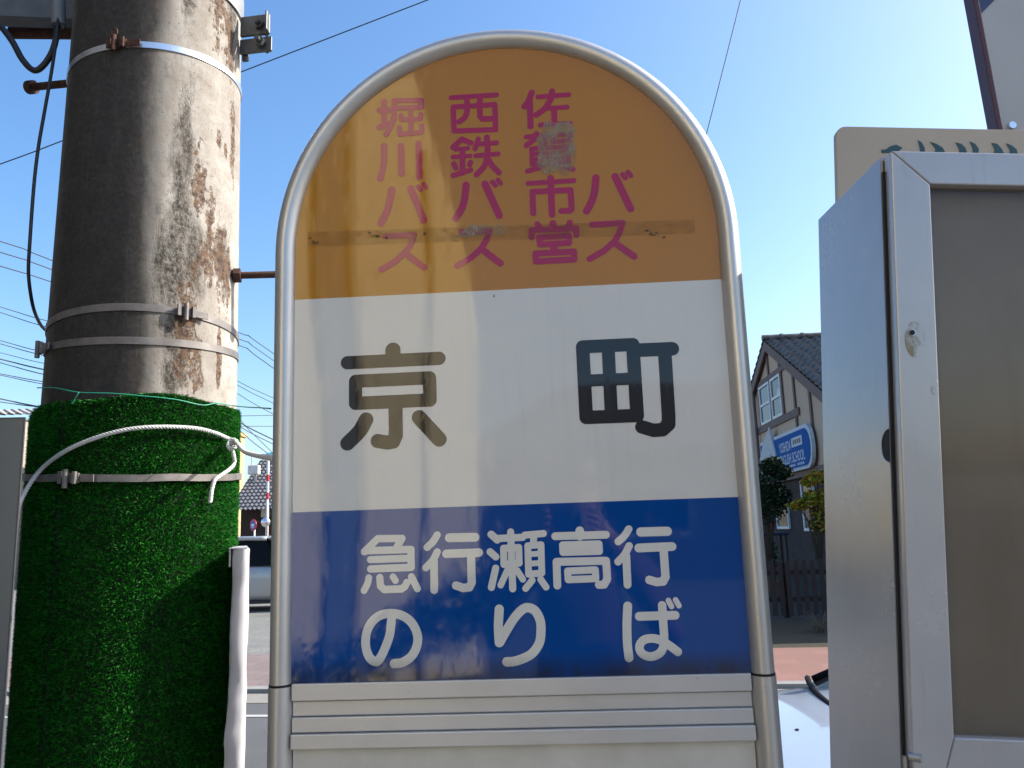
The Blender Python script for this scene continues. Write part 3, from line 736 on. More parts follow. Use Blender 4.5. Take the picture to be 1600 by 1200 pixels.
# ------------------------------------------------------------------ artificial turf round the pole
TC = 1.75 * V(math.sin(math.radians(-24.55)), math.cos(math.radians(-24.55)))
TR = 0.1815
def turf_r(z): return TR
turf = thing('turf_wrap', 'green artificial turf wrapped round the foot of the concrete pole', 'artificial turf', (TC[0], TC[1], 0))
q = NT('turf_backing'); q.P(Base_Color=(0.002, 0.008, 0.002, 1), Roughness=0.9)
M_turfback = q.m
topc = cyl_ring([(60, 640), (124, 624), (180, 618), (230, 616), (316, 624), (360, 636)], TC, turf_r, 0)
def turf_top(t): return topc[0] + topc[1] * math.cos(t) + topc[2] * math.sin(t) + 0.004 * math.sin(5 * t)
b = MB(); n = 96; vs = []
for k in range(n):
    t = 2 * math.pi * k / n
    for r, z in ((TR, 0.0), (TR, turf_top(t)), (TR - 0.006, turf_top(t))):
        vs.append((TC[0] + r * math.cos(t), TC[1] + r * math.sin(t), z))
b.add(vs, [(k * 3 + j, ((k + 1) % n) * 3 + j, ((k + 1) % n) * 3 + j + 1, k * 3 + j + 1) for k in range(n) for j in range(2)])
b.build('backing', M_turfback, turf, world=True, smooth=True, autosmooth=40)
q = NT('turf_fibre')
gi = q.n('NewGeometry')
c = q.ramp(gi.outputs['Random Per Island'], [(0.0, (0.001, 0.018, 0.001)), (0.5, (0.003, 0.085, 0.003)), (0.85, (0.010, 0.23, 0.008)), (1.0, (0.08, 0.42, 0.045))])
q.P(Base_Color=c, Roughness=0.42); q.b.inputs['Specular IOR Level'].default_value = 0.2
tl = q.n('BsdfTranslucent'); q.t.links.new(c, tl.inputs['Color'])
mx = q.n('MixShader'); mx.inputs[0].default_value = 0.12
q.t.links.new(q.b.outputs[0], mx.inputs[1]); q.t.links.new(tl.outputs[0], mx.inputs[2]); q.t.links.new(mx.outputs[0], q.out.inputs[0])
M_fibre = q.m
NB = 300000
th = th0 + RNG.uniform(-2.0, 2.0, NB); zz = RNG.uniform(0.75, 1.0, NB)
tops = topc[0] + topc[1] * np.cos(th) + topc[2] * np.sin(th) + 0.004 * np.sin(5 * th)
zz = RNG.uniform(0, 1, NB) * (tops - 0.98) + 0.98
far = RNG.uniform(0, 1, NB) < 0.10
zz = np.where(far, RNG.uniform(0.0, 0.98, NB), zz)
# bare seam where the two ends of the mat meet
seam_t = math.atan2(on_cyl(97, 700, TC, TR)[1] - TC[1], on_cyl(97, 700, TC, TR)[0] - TC[0])
ok = np.abs(th - seam_t) > 0.014
th, zz = th[ok], zz[ok]; NB = len(th)
base = np.stack([TC[0] + TR * np.cos(th), TC[1] + TR * np.sin(th), zz], 1)
nr = np.stack([np.cos(th), np.sin(th), 0 * th], 1); tg = np.stack([-np.sin(th), np.cos(th), 0 * th], 1)
ln = RNG.uniform(0.0045, 0.0085, NB)[:, None]; wd = RNG.uniform(0.0003, 0.0006, NB)[:, None]
dirv = nr + tg * RNG.normal(0, 0.42, NB)[:, None] + V(0, 0, 1) * RNG.normal(0.05, 0.42, NB)[:, None]
dirv /= np.linalg.norm(dirv, axis=1)[:, None]
sv = np.cross(dirv, RNG.normal(0, 1, (NB, 3))); sv /= np.linalg.norm(sv, axis=1)[:, None]
bend = np.cross(sv, dirv) * RNG.normal(0, 0.3, NB)[:, None] * ln
P0, P1 = base - sv * wd, base + sv * wd
P2, P3 = base + dirv * ln * 0.6 + sv * wd * 0.8, base + dirv * ln * 0.6 - sv * wd * 0.8
P4 = base + dirv * ln + bend
allv = np.stack([P0, P1, P2, P3, P4], 1).reshape(-1, 3) - V(TC[0], TC[1], 0)
me = bpy.data.meshes.new('fibres')
nv = len(allv); me.vertices.add(nv); me.vertices.foreach_set('co', allv.ravel())
idx = np.arange(NB) * 5
quads = np.stack([idx, idx + 1, idx + 2, idx + 3], 1); tris = np.stack([idx + 3, idx + 2, idx + 4], 1)
loops = np.concatenate([quads.ravel(), tris.ravel()])
me.loops.add(len(loops)); me.loops.foreach_set('vertex_index', loops)
me.polygons.add(2 * NB)
me.polygons.foreach_set('loop_start', np.concatenate([np.arange(NB) * 4, NB * 4 + np.arange(NB) * 3]))
me.update(calc_edges=True); me.validate()
me.materials.append(M_fibre)
fo = bpy.data.objects.new('fibres', me); COL.objects.link(fo); fo.parent = turf; fo['kind'] = 'stuff'
cf = cyl_ring([(40, 745), (95, 749), (150, 748), (244, 744), (328, 746), (362, 746)], TC, lambda z: TR + 0.009, 0)
sp = strap('steel_band', turf, cf, TC, lambda z: TR + 0.0085, 0.0, 0.0125, 0.0016, M_strap, wob=0.0006)
buckle(sp, 112, 751, TC, lambda z: TR + 0.0085, 0.0016, M_strap, cf, 1.0, loop=False)
# seam strip
b = MB()
p = on_cyl(98, 640, TC, TR)
b.box((-0.0012, 0, 0), (0.0012, 0.0015, p[2] - 0.01), T=lambda a: V(TC[0], TC[1], 0) + V(math.cos(seam_t), math.sin(seam_t), 0) * (TR + a[1]) + V(-math.sin(seam_t), math.cos(seam_t), 0) * (a[0] + 0.001 * math.sin(a[2] * 9)) + V(0, 0, a[2]))
b.build('seam', M_turfback, turf, world=True)
# thin green wire tied round the top of the turf
TRO = lambda z: TR + 0.012
gw = MB()
def hug(pix, r): return [on_cyl(x, y, TC, r) for x, y in pix]
gw.tube(smooth_path(hug([(58, 606), (86, 606), (123, 613), (172, 614.5), (215, 618), (273, 624), (316, 633), (339, 630), (365, 634)], TR + 0.006) + [at(385, 636, 1.50), at(405, 637, 1.3), at(423, 638.5, 1.09)], 6), 0.0011, 6)
gw.tube(smooth_path(hug([(123, 613), (118, 622), (112, 632)], TR + 0.009), 5), 0.0011, 6)
tag(gw.build('green_wire', M_greenwire, smooth=True), 'thin green wire tied round the top of the turf', 'wire')

# ------------------------------------------------------------------ white rope
def rope(name, pts, r, label, extra=None):
    mb = MB()
    def add(pts):
        P = smooth_path(pts, 14); n = len(P)
        s = np.concatenate([[0], np.cumsum([np.linalg.norm(P[i + 1] - P[i]) for i in range(n - 1)])])
        m_ = int(s[-1] / 0.0022) + 2
        ss = np.linspace(0, s[-1], m_)
        Q = np.stack([np.interp(ss, s, [p[i] for p in P]) for i in range(3)], 1)
        T = np.gradient(Q, axis=0); T /= np.linalg.norm(T, axis=1)[:, None]
        u = np.cross(T, V(0.3, 0.2, 0.93)); u /= np.linalg.norm(u, axis=1)[:, None]; w = np.cross(T, u)
        for k in range(3):
            a = ss / 0.0165 * 2 * math.pi + k * 2.094
            mb.tube(Q + (u * np.cos(a)[:, None] + w * np.sin(a)[:, None]) * r * 0.48, r * 0.56, 7)
    add(pts)
    for e in (extra or []): add(e)
    return tag(mb.build(name, M_rope, smooth=True, autosmooth=60), label, 'rope')
kn = on_cyl(365, 690, TC, TR + 0.014)
main = [at(20, 850, 1.33), at(24, 828, 1.345), at(31, 786, 1.39)] + hug([(60, 738), (100, 706), (150, 684), (200, 671), (250, 667), (302, 669), (334, 676), (358, 686)], TR + 0.0145) + [at(368, 690, 1.52), at(375, 698, 1.45), at(383, 706, 1.36), at(403, 712, 1.22), at(424, 715, 1.085), at(436, 716, 1.10)]
tail = [at(370, 692, 1.52)] + hug([(362, 694), (365, 712), (366, 724), (359, 733), (345, 743), (336, 750), (331, 765), (328.5, 785)], TR + 0.016)
knot = [at(363, 694, 1.515) + 0.008 * V(math.cos(a), 0.4 * math.sin(a), 1.1 * math.sin(a)) for a in np.linspace(0, 7.5, 12)]
rope('white_rope', main, 0.0039, 'white twisted rope slung over the turf with a loose hanging end', [tail, knot])

# ------------------------------------------------------------------ board wrapped in white vinyl, seen edge on
fp = at(376.5, 858, 1.457)
bd = V(math.sin(math.radians(-18.0)), math.cos(math.radians(-18.0)), 0); bsd = V(bd[1], -bd[0], 0)
wb = thing('wrapped_board', 'tall thin board wrapped in creased white vinyl, standing edge on beside the turf', 'board', (fp[0], fp[1], 0))
b = MB(); H = fp[2]; W2 = 0.0142; LEN = 0.30
zl = np.linspace(0.0, H, 90); prof = [(-W2, LEN), (-W2, 0.2), (-W2, 0.1), (-W2, 0.04), (-W2, 0.010), (-W2 * 0.8, 0.003), (-W2 * 0.3, 0.0), (W2 * 0.3, 0.0), (W2 * 0.8, 0.003), (W2, 0.010), (W2, 0.04), (W2, 0.1), (W2, 0.2), (W2, LEN)]
vs = []
for z in zl:
    h = H - z
    for sx_, dd in prof:
        cr = 0.0022 * mnoise.noise((sx_ * 60, dd * 9, z * 14)) + 0.0016 * mnoise.noise((sx_ * 90 + 3, dd * 20, z * 38))
        dent = -0.0045 * math.exp(-((h - 0.062) / 0.010) ** 2) - 0.003 * math.exp(-((h - 0.285) / 0.012) ** 2) - 0.002 * math.exp(-((h - 0.33) / 0.008) ** 2) + 0.002 * math.exp(-((h - 0.03) / 0.02) ** 2)
        front = math.exp(-dd / 0.02)
        lflare = -0.020 * max(0, (h - 0.21)) * 3.2 if sx_ < -W2 * 0.5 else 0
        p = fp * V(1, 1, 0) + bsd * (sx_ * (1 - 0.12 * front * math.exp(-((h - 0.06) / 0.02) ** 2)) + cr + lflare * front) + bd * (dd + cr * 1.5 - dent * front) + V(0, 0, z)
        vs.append(p)
np_ = len(prof)
b.add(vs, [(i * np_ + j, i * np_ + (j + 1) % np_, (i + 1) * np_ + (j + 1) % np_, (i + 1) * np_ + j) for i in range(len(zl) - 1) for j in range(np_)] + [[(len(zl) - 1) * np_ + j for j in range(np_)]])
b.build('vinyl_cover', M_vinyl, wb, world=True, smooth=True, autosmooth=70)
b = MB()
T = lambda a: fp * V(1, 1, 0) + bsd * a[0] + bd * a[1] + V(0, 0, a[2])
b.box((-W2 - 0.0055, 0.012, H - 0.030), (-W2 - 0.002, 0.09, H + 0.0025), T=T); b.box((-W2 - 0.002, 0.004, H + 0.0005), (W2 - 0.003, 0.28, H + 0.0035), T=T)
b.build('folded_flap', M_vinyl, wb, world=True, bevel=0.001)

# ------------------------------------------------------------------ grey panel at the left edge
ptr = at(40, 652, 1.30)
ptl = at_z(0, 646, ptr[2])
dl = V(-1.0, -0.12, 0); dl /= np.linalg.norm(dl); dn = V(dl[1], -dl[0], 0)
gp = thing('grey_panel', 'plain blue grey panel standing at the left edge in front of the turf', 'panel', (ptr[0], ptr[1], 0))
T = lambda a: V(ptr[0], ptr[1], 0) + dl * a[0] + dn * a[1] + V(0, 0, a[2])
M_panel = simple('panel_grey_paint', (0.055, 0.082, 0.105), 0.22, 0, 0.1, 3)
b = MB(); b.box((0.002, -0.0015, 0.35), (0.60, 0.0015, ptr[2] - 0.002), T=T); b.build('sheet', M_panel, gp, world=True)
M_pedge = simple('panel_edge', (0.06, 0.065, 0.075), 0.5, 0.2)
b = MB(); b.box((0.0, -0.002, 0.33), (0.002, 0.002, ptr[2]), T=T); b.box((0.002, -0.002, ptr[2] - 0.002), (0.60, 0.002, ptr[2]), T=T); b.build('edge_trim', M_pedge, gp, world=True)
for xx in (0.05, 0.53):
    b = MB(); b.tube([T((xx, 0.03, 0.0)), T((xx, 0.03, ptr[2] - 0.05))], 0.016, 14); b.build('leg', M_galv, gp, world=True, smooth=True, autosmooth=50)

# ------------------------------------------------------------------ notice cabinet on the right
CA = at(1380, 241, 0.95)
cxv = V(0.99758034, -0.01855225, -0.06700205); cyv = V(0.02031177, 0.99946395, 0.02567572); czv = V(0.06648979, -0.02697452, 0.99742242)   # it leans a little
CT = lambda a: CA + cxv * a[0] + cyv * a[1] + czv * (a[2] - CA[2])
def cloc(x, y, off=0.0):
    d = ray(x, y); t = ((CA + cyv * off - CAM) @ cyv) / (d @ cyv); q = CAM + d * t - CA
    return float(q @ cxv), float(q @ czv) + CA[2]
CZ1, CZ0, CW, CD = CA[2], 1.10, 0.62, 0.2328
def mat_cab(nm, ca, cb):
    q = NT(nm)
    v = q.coord('Object')
    n1 = q.noise(v, 6, 6); n2 = q.noise(q.coord('Object', (1, 1, 0.25)), 40, 6, 0.7); n3 = q.noise(v, 130, 3, 0.7)
    c = q.mix(q.ramp(n1, [(0.3, 0.0), (0.7, 1.0)]), ca, cb)
    c = q.mix(q.ramp(n2, [(0.58, 0.0), (0.85, 0.45)]), c, (0.36, 0.32, 0.25))
    c = q.mix(q.ramp(n3, [(0.72, 0.0), (0.77, 0.7)]), c, (0.2, 0.18, 0.15))
    n4 = q.noise(q.coord('Object', (1, 1, 0.06)), 85, 3, 0.6)
    c = q.mix(q.ramp(n4, [(0.6, 0.0), (0.78, 0.30)]), c, (0.27, 0.25, 0.21))
    n5 = q.noise(q.coord('Object', (0.5, 0.5, 4.0)), 24, 6, 0.8)
    c = q.mix(q.ramp(n5, [(0.70, 0.0), (0.73, 0.5)]), c, (0.24, 0.23, 0.21))
    q.P(Base_Color=c, Roughness=q.math('ADD', q.math('MULTIPLY', n1, 0.22), 0.14), Metallic=0.3); q.bump(q.noise(v, 300, 2), 0.05, 0.001)
    return q.m
M_cab = mat_cab('cabinet_case_paint', (0.30, 0.31, 0.325), (0.36, 0.37, 0.385)); M_cabdoor = mat_cab('cabinet_door_paint', (0.40, 0.395, 0.40), (0.47, 0.465, 0.47))
cab = thing('notice_cabinet', 'grey aluminium notice cabinet with a glazed door, right of the bus stop sign', 'notice cabinet', (CA[0], CA[1], 0))
# case: sides, top, bottom, back
b = MB()
b.box((0.0, 0.010, CZ0), (0.004, CD, CZ1), T=CT); b.box((CW - 0.004, 0.010, CZ0), (CW, CD, CZ1), T=CT)
b.box((0.004, 0.010, CZ1 - 0.004), (CW - 0.004, CD, CZ1), T=CT); b.box((0.004, 0.010, CZ0), (CW - 0.004, CD, CZ0 + 0.004), T=CT)
b.box((0.004, CD - 0.004, CZ0 + 0.004), (CW - 0.004, CD, CZ1 - 0.004), T=CT)
b.build('case', M_cab, cab, world=True)
SX0, SX1 = 0.0044, 0.0496
door = MB()
zt, zb_ = CZ1 - 0.001, CZ0 + 0.012
zi_t, zi_b = CZ1 - 0.0425, CZ1 - 0.6745
xr = CW - 0.006
door.prism([(SX0, zb_), (SX1, zi_b), (SX1, zi_t), (SX0, zt)], -0.012, 0.009, T=CT)
door.prism([(SX0 + 0.0004, zt + 0.0003), (SX1 + 0.0003, zi_t + 0.0006), (xr - SX1, zi_t + 0.0006), (xr, zt + 0.0003)], -0.0122, 0.0092, T=CT)
door.prism([(xr, zb_), (xr, zt), (xr - SX1 + 0.0005, zi_t), (xr - SX1 + 0.0005, zi_b)], -0.012, 0.009, T=CT)
door.prism([(SX0 + 0.0005, zb_ - 0.0004), (xr, zb_ - 0.0004), (xr - SX1, zi_b - 0.0005), (SX1 + 0.0004, zi_b - 0.0005)], -0.0122, 0.0092, T=CT)
dr = door.build('door_frame', M_cabdoor, cab, world=True, bevel=0.0016)
b = MB(); b.box((SX1 - 0.004, -0.002, zi_b - 0.004), (xr - SX1 + 0.004, 0.001, zi_t + 0.004), T=CT); b.build('glass', mat_glass('cabinet_glass', (0.86, 0.83, 0.79), 1.5), dr, world=True)
def mat_back():
    q = NT('cabinet_backing'); v = q.coord('Object'); n1 = q.noise(v, 5, 6); n2 = q.noise(q.coord('Object', (1, 1, 0.2)), 30, 5)
    c = q.mix(q.ramp(n1, [(0.3, 0.0), (0.7, 1.0)]), (0.25, 0.24, 0.222), (0.30, 0.29, 0.27)); c = q.mix(q.ramp(n2, [(0.5, 0.0), (0.8, 0.35)]), c, (0.20, 0.18, 0.145))
    x, y, z = q.sep(v)
    c = q.mix(q.ramp(z, [(1.694, 0.0), (1.696, 0.22)]), c, (0.36, 0.35, 0.325))
    q.P(Base_Color=c, Roughness=0.7); return q.m
b = MB(); b.box((0.02, 0.013, CZ0 + 0.02), (CW - 0.02, 0.018, CZ1 - 0.02), T=CT); b.build('notice_board', mat_back(), cab, world=True)
b = MB(); b.box((0.0012, 0.0052, CZ0 + 0.030), (SX0 - 0.0003, 0.0095, CZ1 - 0.020), T=CT); b.build('door_gasket', M_dark, cab, world=True)
# finger notch on the side, lock hole, hinge pin
pz = cloc(1390, 695)[1]
b = MB()
npl = [(-0.0002, 0.0)] + [(-0.0002, 0)]
vs = [CT((-0.0008, 0.0095 + 0.020 * math.sin(a), pz + 0.019 * math.cos(a))) for a in np.linspace(0, math.pi, 14)]
b.add(vs + [v + cxv * 0.0006 for v in vs], [list(range(14)), list(range(27, 13, -1))] + [(i, i + 1, 15 + i, 14 + i) for i in range(13)]); b.build('finger_notch', M_dark, cab, world=True)
vs2 = [(-0.0022, 0.0095 + 0.0165 * math.sin(a), pz + 0.014 * math.cos(a)) for a in np.linspace(0.1, math.pi - 0.1, 14)]
b = MB(); b.tube([CT(p_) for p_ in [(-0.0012, 0.0095 + 0.0205 * math.sin(a), pz + 0.0195 * math.cos(a)) for a in np.linspace(0, math.pi, 14)]], 0.0008, 6); b.build('notch_rim', M_galv, cab, world=True, smooth=True)
lx, lkz = cloc(1425, 520, -0.012); lk = (0, 0, lkz)
b = MB(); b.tube([CT((lx, -0.0126, lk[2])), CT((lx, -0.0138, lk[2]))], 0.0042, 16); b.build('lock', M_galv, dr, world=True, smooth=True, autosmooth=40)
b = MB(); b.tube([CT((lx - 0.0006, -0.0139, lk[2])), CT((lx - 0.0006, -0.0145, lk[2]))], 0.0030, 14); b.build('keyhole', M_dark, dr, world=True)
M_stain = mat_alpha('rust_stain', (0.26, 0.20, 0.06), lambda q: q.math('MULTIPLY', q.ramp(q.noise(q.coord('Object', (1, 1, 0.6)), 70, 4, 0.6), [(0.42, 0.0), (0.70, 0.75)]), 1.0))
b = MB(); st = []
for a in np.linspace(0, 2 * math.pi, 25)[:-1]:
    st.append(CT((lx + 0.003 + 0.012 * math.sin(a), -0.0125, lk[2] - 0.008 + 0.022 * math.cos(a))))
b.add(st, [list(range(24))]); b.build('rust_stain', M_stain, dr, world=True)
st = [CT((cloc(1450, 612)[0] + 0.003 * math.sin(a), -0.0125, cloc(1448, 612)[1] + 0.006 * math.cos(a))) for a in np.linspace(0, 2 * math.pi, 17)[:-1]]
b = MB(); b.add(st, [list(range(16))]); b.build('rust_stain', M_stain, dr, world=True)
hz = cloc(1410, 1178)[1]
b = MB(); b.tube([CT((0.002, -0.008, hz)), CT((0.012, -0.015, hz))], 0.0045, 12); b.tube([CT((0.001, 0.0, hz - 0.016)), CT((0.001, 0.0, hz - 0.002))], 0.003, 8); b.build('hinge', M_galv, cab, world=True, smooth=True, autosmooth=40)
for xx in (0.06, CW - 0.06):
    b = MB(); b.tube([CT((xx, CD * 0.5, 0.02)), CT((xx, CD * 0.5, CZ0 - 0.001))], 0.022, 16); b.build('leg', M_galv, cab, world=True, smooth=True, autosmooth=50)

# ------------------------------------------------------------------ header board behind the cabinet
HO = CD + 0.030
hb = thing('header_board', 'cream board with rounded corners and dark green lettering, standing behind the notice cabinet', 'sign board', tuple(CT((0.3, HO, CZ0)) * V(1, 1, 0)))
HT = lambda x, y: cloc(x, y, HO)
HP = lambda p: CT((p[0], HO + p[1], p[2]))
x0, zt = HT(1306, 197); x1 = x0 + 0.80; zbm = CZ0 + 0.02; rr = 0.016
poly = [(x0 + rr - rr * math.sin(a), zt - rr + rr * math.cos(a)) for a in np.linspace(0, math.pi / 2, 8)][::-1] + [(x1 - rr + rr * math.sin(a), zt - rr + rr * math.cos(a)) for a in np.linspace(0, math.pi / 2, 8)] + [(x1, zbm), (x0, zbm)]
hmat = simple('cream_board', (0.34, 0.295, 0.235), 0.5, 0, 0.08, 4, 0.05)
b = MB(); b.prism(poly, 0, 0.012, T=HP); b.build('board', hmat, hb, world=True, bevel=0.001)
for xx in (x0 + 0.12, x0 + 0.66):
    b = MB(); b.tube([HP((xx, 0.03, 0.02)), HP((xx, 0.03, zt - 0.05))], 0.017, 14); b.build('leg', M_galv, hb, world=True, smooth=True, autosmooth=50)
M_teal = simple('dark_green_ink', (0.012, 0.055, 0.07), 0.5)
def L(*pts): return [(1200 + x / 4, y / 4) for x, y in pts]
marks = [L((708, 938), (735, 936), (762, 916), (800, 906), (838, 926), (818, 945), (770, 955), (712, 957)), L((935, 878), (958, 890), (978, 925), (980, 975), (948, 975), (950, 930)), L((1012, 888), (1050, 900), (1090, 925), (1104, 950), (1080, 975), (1040, 975), (1046, 930)),
 L((1170, 892), (1205, 900), (1232, 925), (1242, 955), (1232, 978), (1192, 978), (1196, 935)), L((1260, 886), (1292, 900), (1315, 930), (1314, 978), (1278, 978), (1280, 930)), L((1396, 895), (1430, 900), (1458, 930), (1475, 965), (1462, 985), (1410, 985), (1416, 935)), L((1486, 897), (1520, 910), (1552, 935), (1558, 965), (1545, 986), (1510, 986), (1512, 940)),
 L((1640, 900), (1675, 910), (1700, 940), (1706, 985), (1668, 985), (1668, 940))]
for pl in marks:
    b = MB(); b.prism([HT(*p) for p in pl], -0.0012, -0.0002, T=HP); b.build('lettering', M_teal, hb, world=True)

# ------------------------------------------------------------------ tall sign with a maroon edge, upper right
UY = 1.36
us = thing('tall_sign', 'grey sign board with a maroon edge and a blue corner, rising at the upper right', 'sign board', (0.95, UY, 0))
p0, p1 = at(1556, 198, UY), at(1519, 0, UY)
ex0 = (p0[0] + p1[0]) / 2 + 0.0; UW = 0.82; uz0, uz1 = 1.96, 3.05
M_ugrey = simple('sign_grey', (0.36, 0.36, 0.36), 0.45, 0, 0.06, 3)
M_maroon = simple('maroon_paint', (0.055, 0.010, 0.014), 0.4)
M_ublue = simple('sign_blue', (0.02, 0.035, 0.10), 0.45)
def ux_at(z):
    t = (z - p0[2]) / (p1[2] - p0[2]); return p0[0] + (p1[0] - p0[0]) * t
b = MB(); b.prism([(ux_at(uz0) + 0.010, uz0 + 0.01), (ux_at(uz0) + UW, uz0 + 0.01), (ux_at(uz0) + UW, uz1 - 0.01), (ux_at(uz1) + 0.010, uz1 - 0.01)], UY, UY + 0.020); b.build('board', M_ugrey, us, world=True)
b = MB(); b.prism([(ux_at(uz0), uz0), (ux_at(uz0) + 0.010, uz0), (ux_at(uz1) + 0.010, uz1), (ux_at(uz1), uz1)], UY - 0.004, UY + 0.026); b.build('edge_trim', M_maroon, us, world=True, bevel=0.002)
zc0 = at(1538, 22, UY)[2]
b = MB(); b.prism([(ux_at(zc0) + 0.0105, zc0), (ux_at(zc0) + 0.16, zc0 + 0.14), (ux_at(zc0) + 0.16, zc0 + 0.22), (ux_at(zc0 + .2) + 0.0105, zc0 + 0.22)], UY - 0.001, UY - 0.0002); b.build('blue_corner', M_ublue, us, world=True)
b = MB(); b.tube([(ux_at(uz0) + 0.35, UY + 0.05, 0), (ux_at(uz0) + 0.35, UY + 0.05, uz1 + 0.1)], 0.028, 18); b.build('pole', M_galv, us, world=True, smooth=True, autosmooth=50)
b = MB(); pb = at(1580, 199, UY); b.tube([(pb[0], UY - 0.001, pb[2] + 0.002), (pb[0], UY - 0.006, pb[2] + 0.002)], 0.0065, 14); b.build('bolt', M_strap_new, us, world=True, smooth=True, autosmooth=40)

# ------------------------------------------------------------------ overhead wires
def wire(pts, r, label, grp='overhead wires'):
    mb = MB(); mb.tube(smooth_path(pts, 5), r, 6)
    return tag(mb.build('overhead_wire', M_wire, smooth=True), label, 'wire', grp)
def px_wire(pix, Y0, Y1, w=1.6, label=''):
    xs = [p[0] for p in pix]
    pts = []
    for x, y in pix:
        t = (x - xs[0]) / (xs[-1] - xs[0]); Y = 1 / ((1 - t) / Y0 + t / Y1)
        pts.append(at(x, y, Y))
    return wire(pts, w / FPX * (Y0 + Y1) / 4, label)
px_wire([(-400, 400), (0, 256.5), (100, 219), (388, 108), (668, 0), (1000, -128)], 7, 7, 1.9, 'lone wire rising from the left edge, behind the pole, to the top of the picture')
px_wire([(1200, -180), (1157, 0), (1105, 205), (1040, 460)], 9, 9, 1.7, 'lone wire running steeply down to the right shoulder of the arched sign')
# three parallel service wires and the bundles under them
G3 = [((377, 406, 518, 550), 'uppermost of the three parallel wires below the bolt'), ((394, 420.5, 528, 561), 'middle of the three parallel wires below the bolt'), ((415.6, 440, 538, 573), 'lowest of the three parallel wires below the bolt')]
for ys, lb in G3:
    px_wire([(-500, ys[0] - 150), (0, ys[0]), (79, ys[1]), (369, ys[2]), (424, ys[3]), (700, ys[3] + 190)], 10, 26, 1.4, lb)
LG = 'distant wires left of the pole'
def lwire(x0, y0, x1, y1, w, label, Y=28, run=650):
    s = (y1 - y0) / (x1 - x0)
    pts = [at(-300, y0 - 300 * s, Y * 0.8), at(x0, y0, Y), at(x1, y1, Y * 1.02), at(x1 + 150, y1 + 150 * s * 0.85, Y * 1.06)]
    mb = MB(); mb.tube(smooth_path(pts, 4), w / FPX * Y / 2, 6)
    return tag(mb.build('overhead_wire', M_wire, smooth=True), label, 'wire', LG)
for a in [(0, 479.5, 67, 499.6, 1.3, 'faint wire level with the second steel band, the upper of two'), (0, 488, 62, 508, 1.3, 'faint wire level with the second steel band, the lower of two'),
          (0, 532, 57, 547.6, 1.3, 'upper of two wires meeting the third steel band'), (0, 537, 58, 553, 1.4, 'lower of two wires meeting the third steel band'),
          (0, 551, 59, 565.7, 1.1, 'thin wire just above the thickest wire left of the pole'), (0, 561, 61, 575.8, 2.2, 'thickest wire left of the pole, below the third band'),
          (0, 566.6, 60, 583, 1.6, 'wire close under the thickest one left of the pole'), (0, 584, 59, 595, 1.4, 'upper of the close pair left of the turf top'), (0, 586, 59, 598.5, 1.3, 'lower of the close pair left of the turf top'),
          (0, 623, 48, 633, 2.2, 'thick low wire just above the grey panel, the upper of two'), (0, 628, 48, 634.5, 1.6, 'low wire just above the grey panel, the lower of two')]:
    lwire(*a)
RG = 'distant wires between the pole and the sign'
def rwire(x0, y0, x1, y1, w, label, Y=32):
    s = (y1 - y0) / (x1 - x0)
    pts = [at(x0 - 90, y0 - 90 * s, Y * 0.95), at(x0, y0, Y), at(x1, y1, Y * 1.05), at(x1 + 200, y1 + 200 * s * 0.9, Y * 1.3)]
    mb = MB(); mb.tube(smooth_path(pts, 4), w / FPX * Y / 2, 6)
    return tag(mb.build('overhead_wire', M_wire, smooth=True), label, 'wire', RG)
for a in [(368, 594, 423, 620, 1.1, 'faint sloping wire above the green wire, topmost in the gap beside the sign'), (368, 600, 423, 628, 1.1, 'second faint sloping wire above the green wire in the gap'), (368, 613, 423, 645, 1.1, 'faint wire crossing behind the green wire in the gap'),
          (369, 650, 423, 649, 1.2, 'level wire below the green wire in the gap'), (370, 657.5, 423, 685, 2.0, 'thick sloping wire above the white rope in the gap'), (370, 664, 423, 692, 1.3, 'sloping wire between the thick one and the white rope'),
          (370, 666, 423, 666, 1.1, 'lower level wire in the gap above the rope'), (372, 652, 412, 694, 1.0, 'steepest wire in the gap, dropping to the teal roof'), (374, 672, 423, 712, 1.2, 'wire dropping close over the white rope')]:
    rwire(*a)

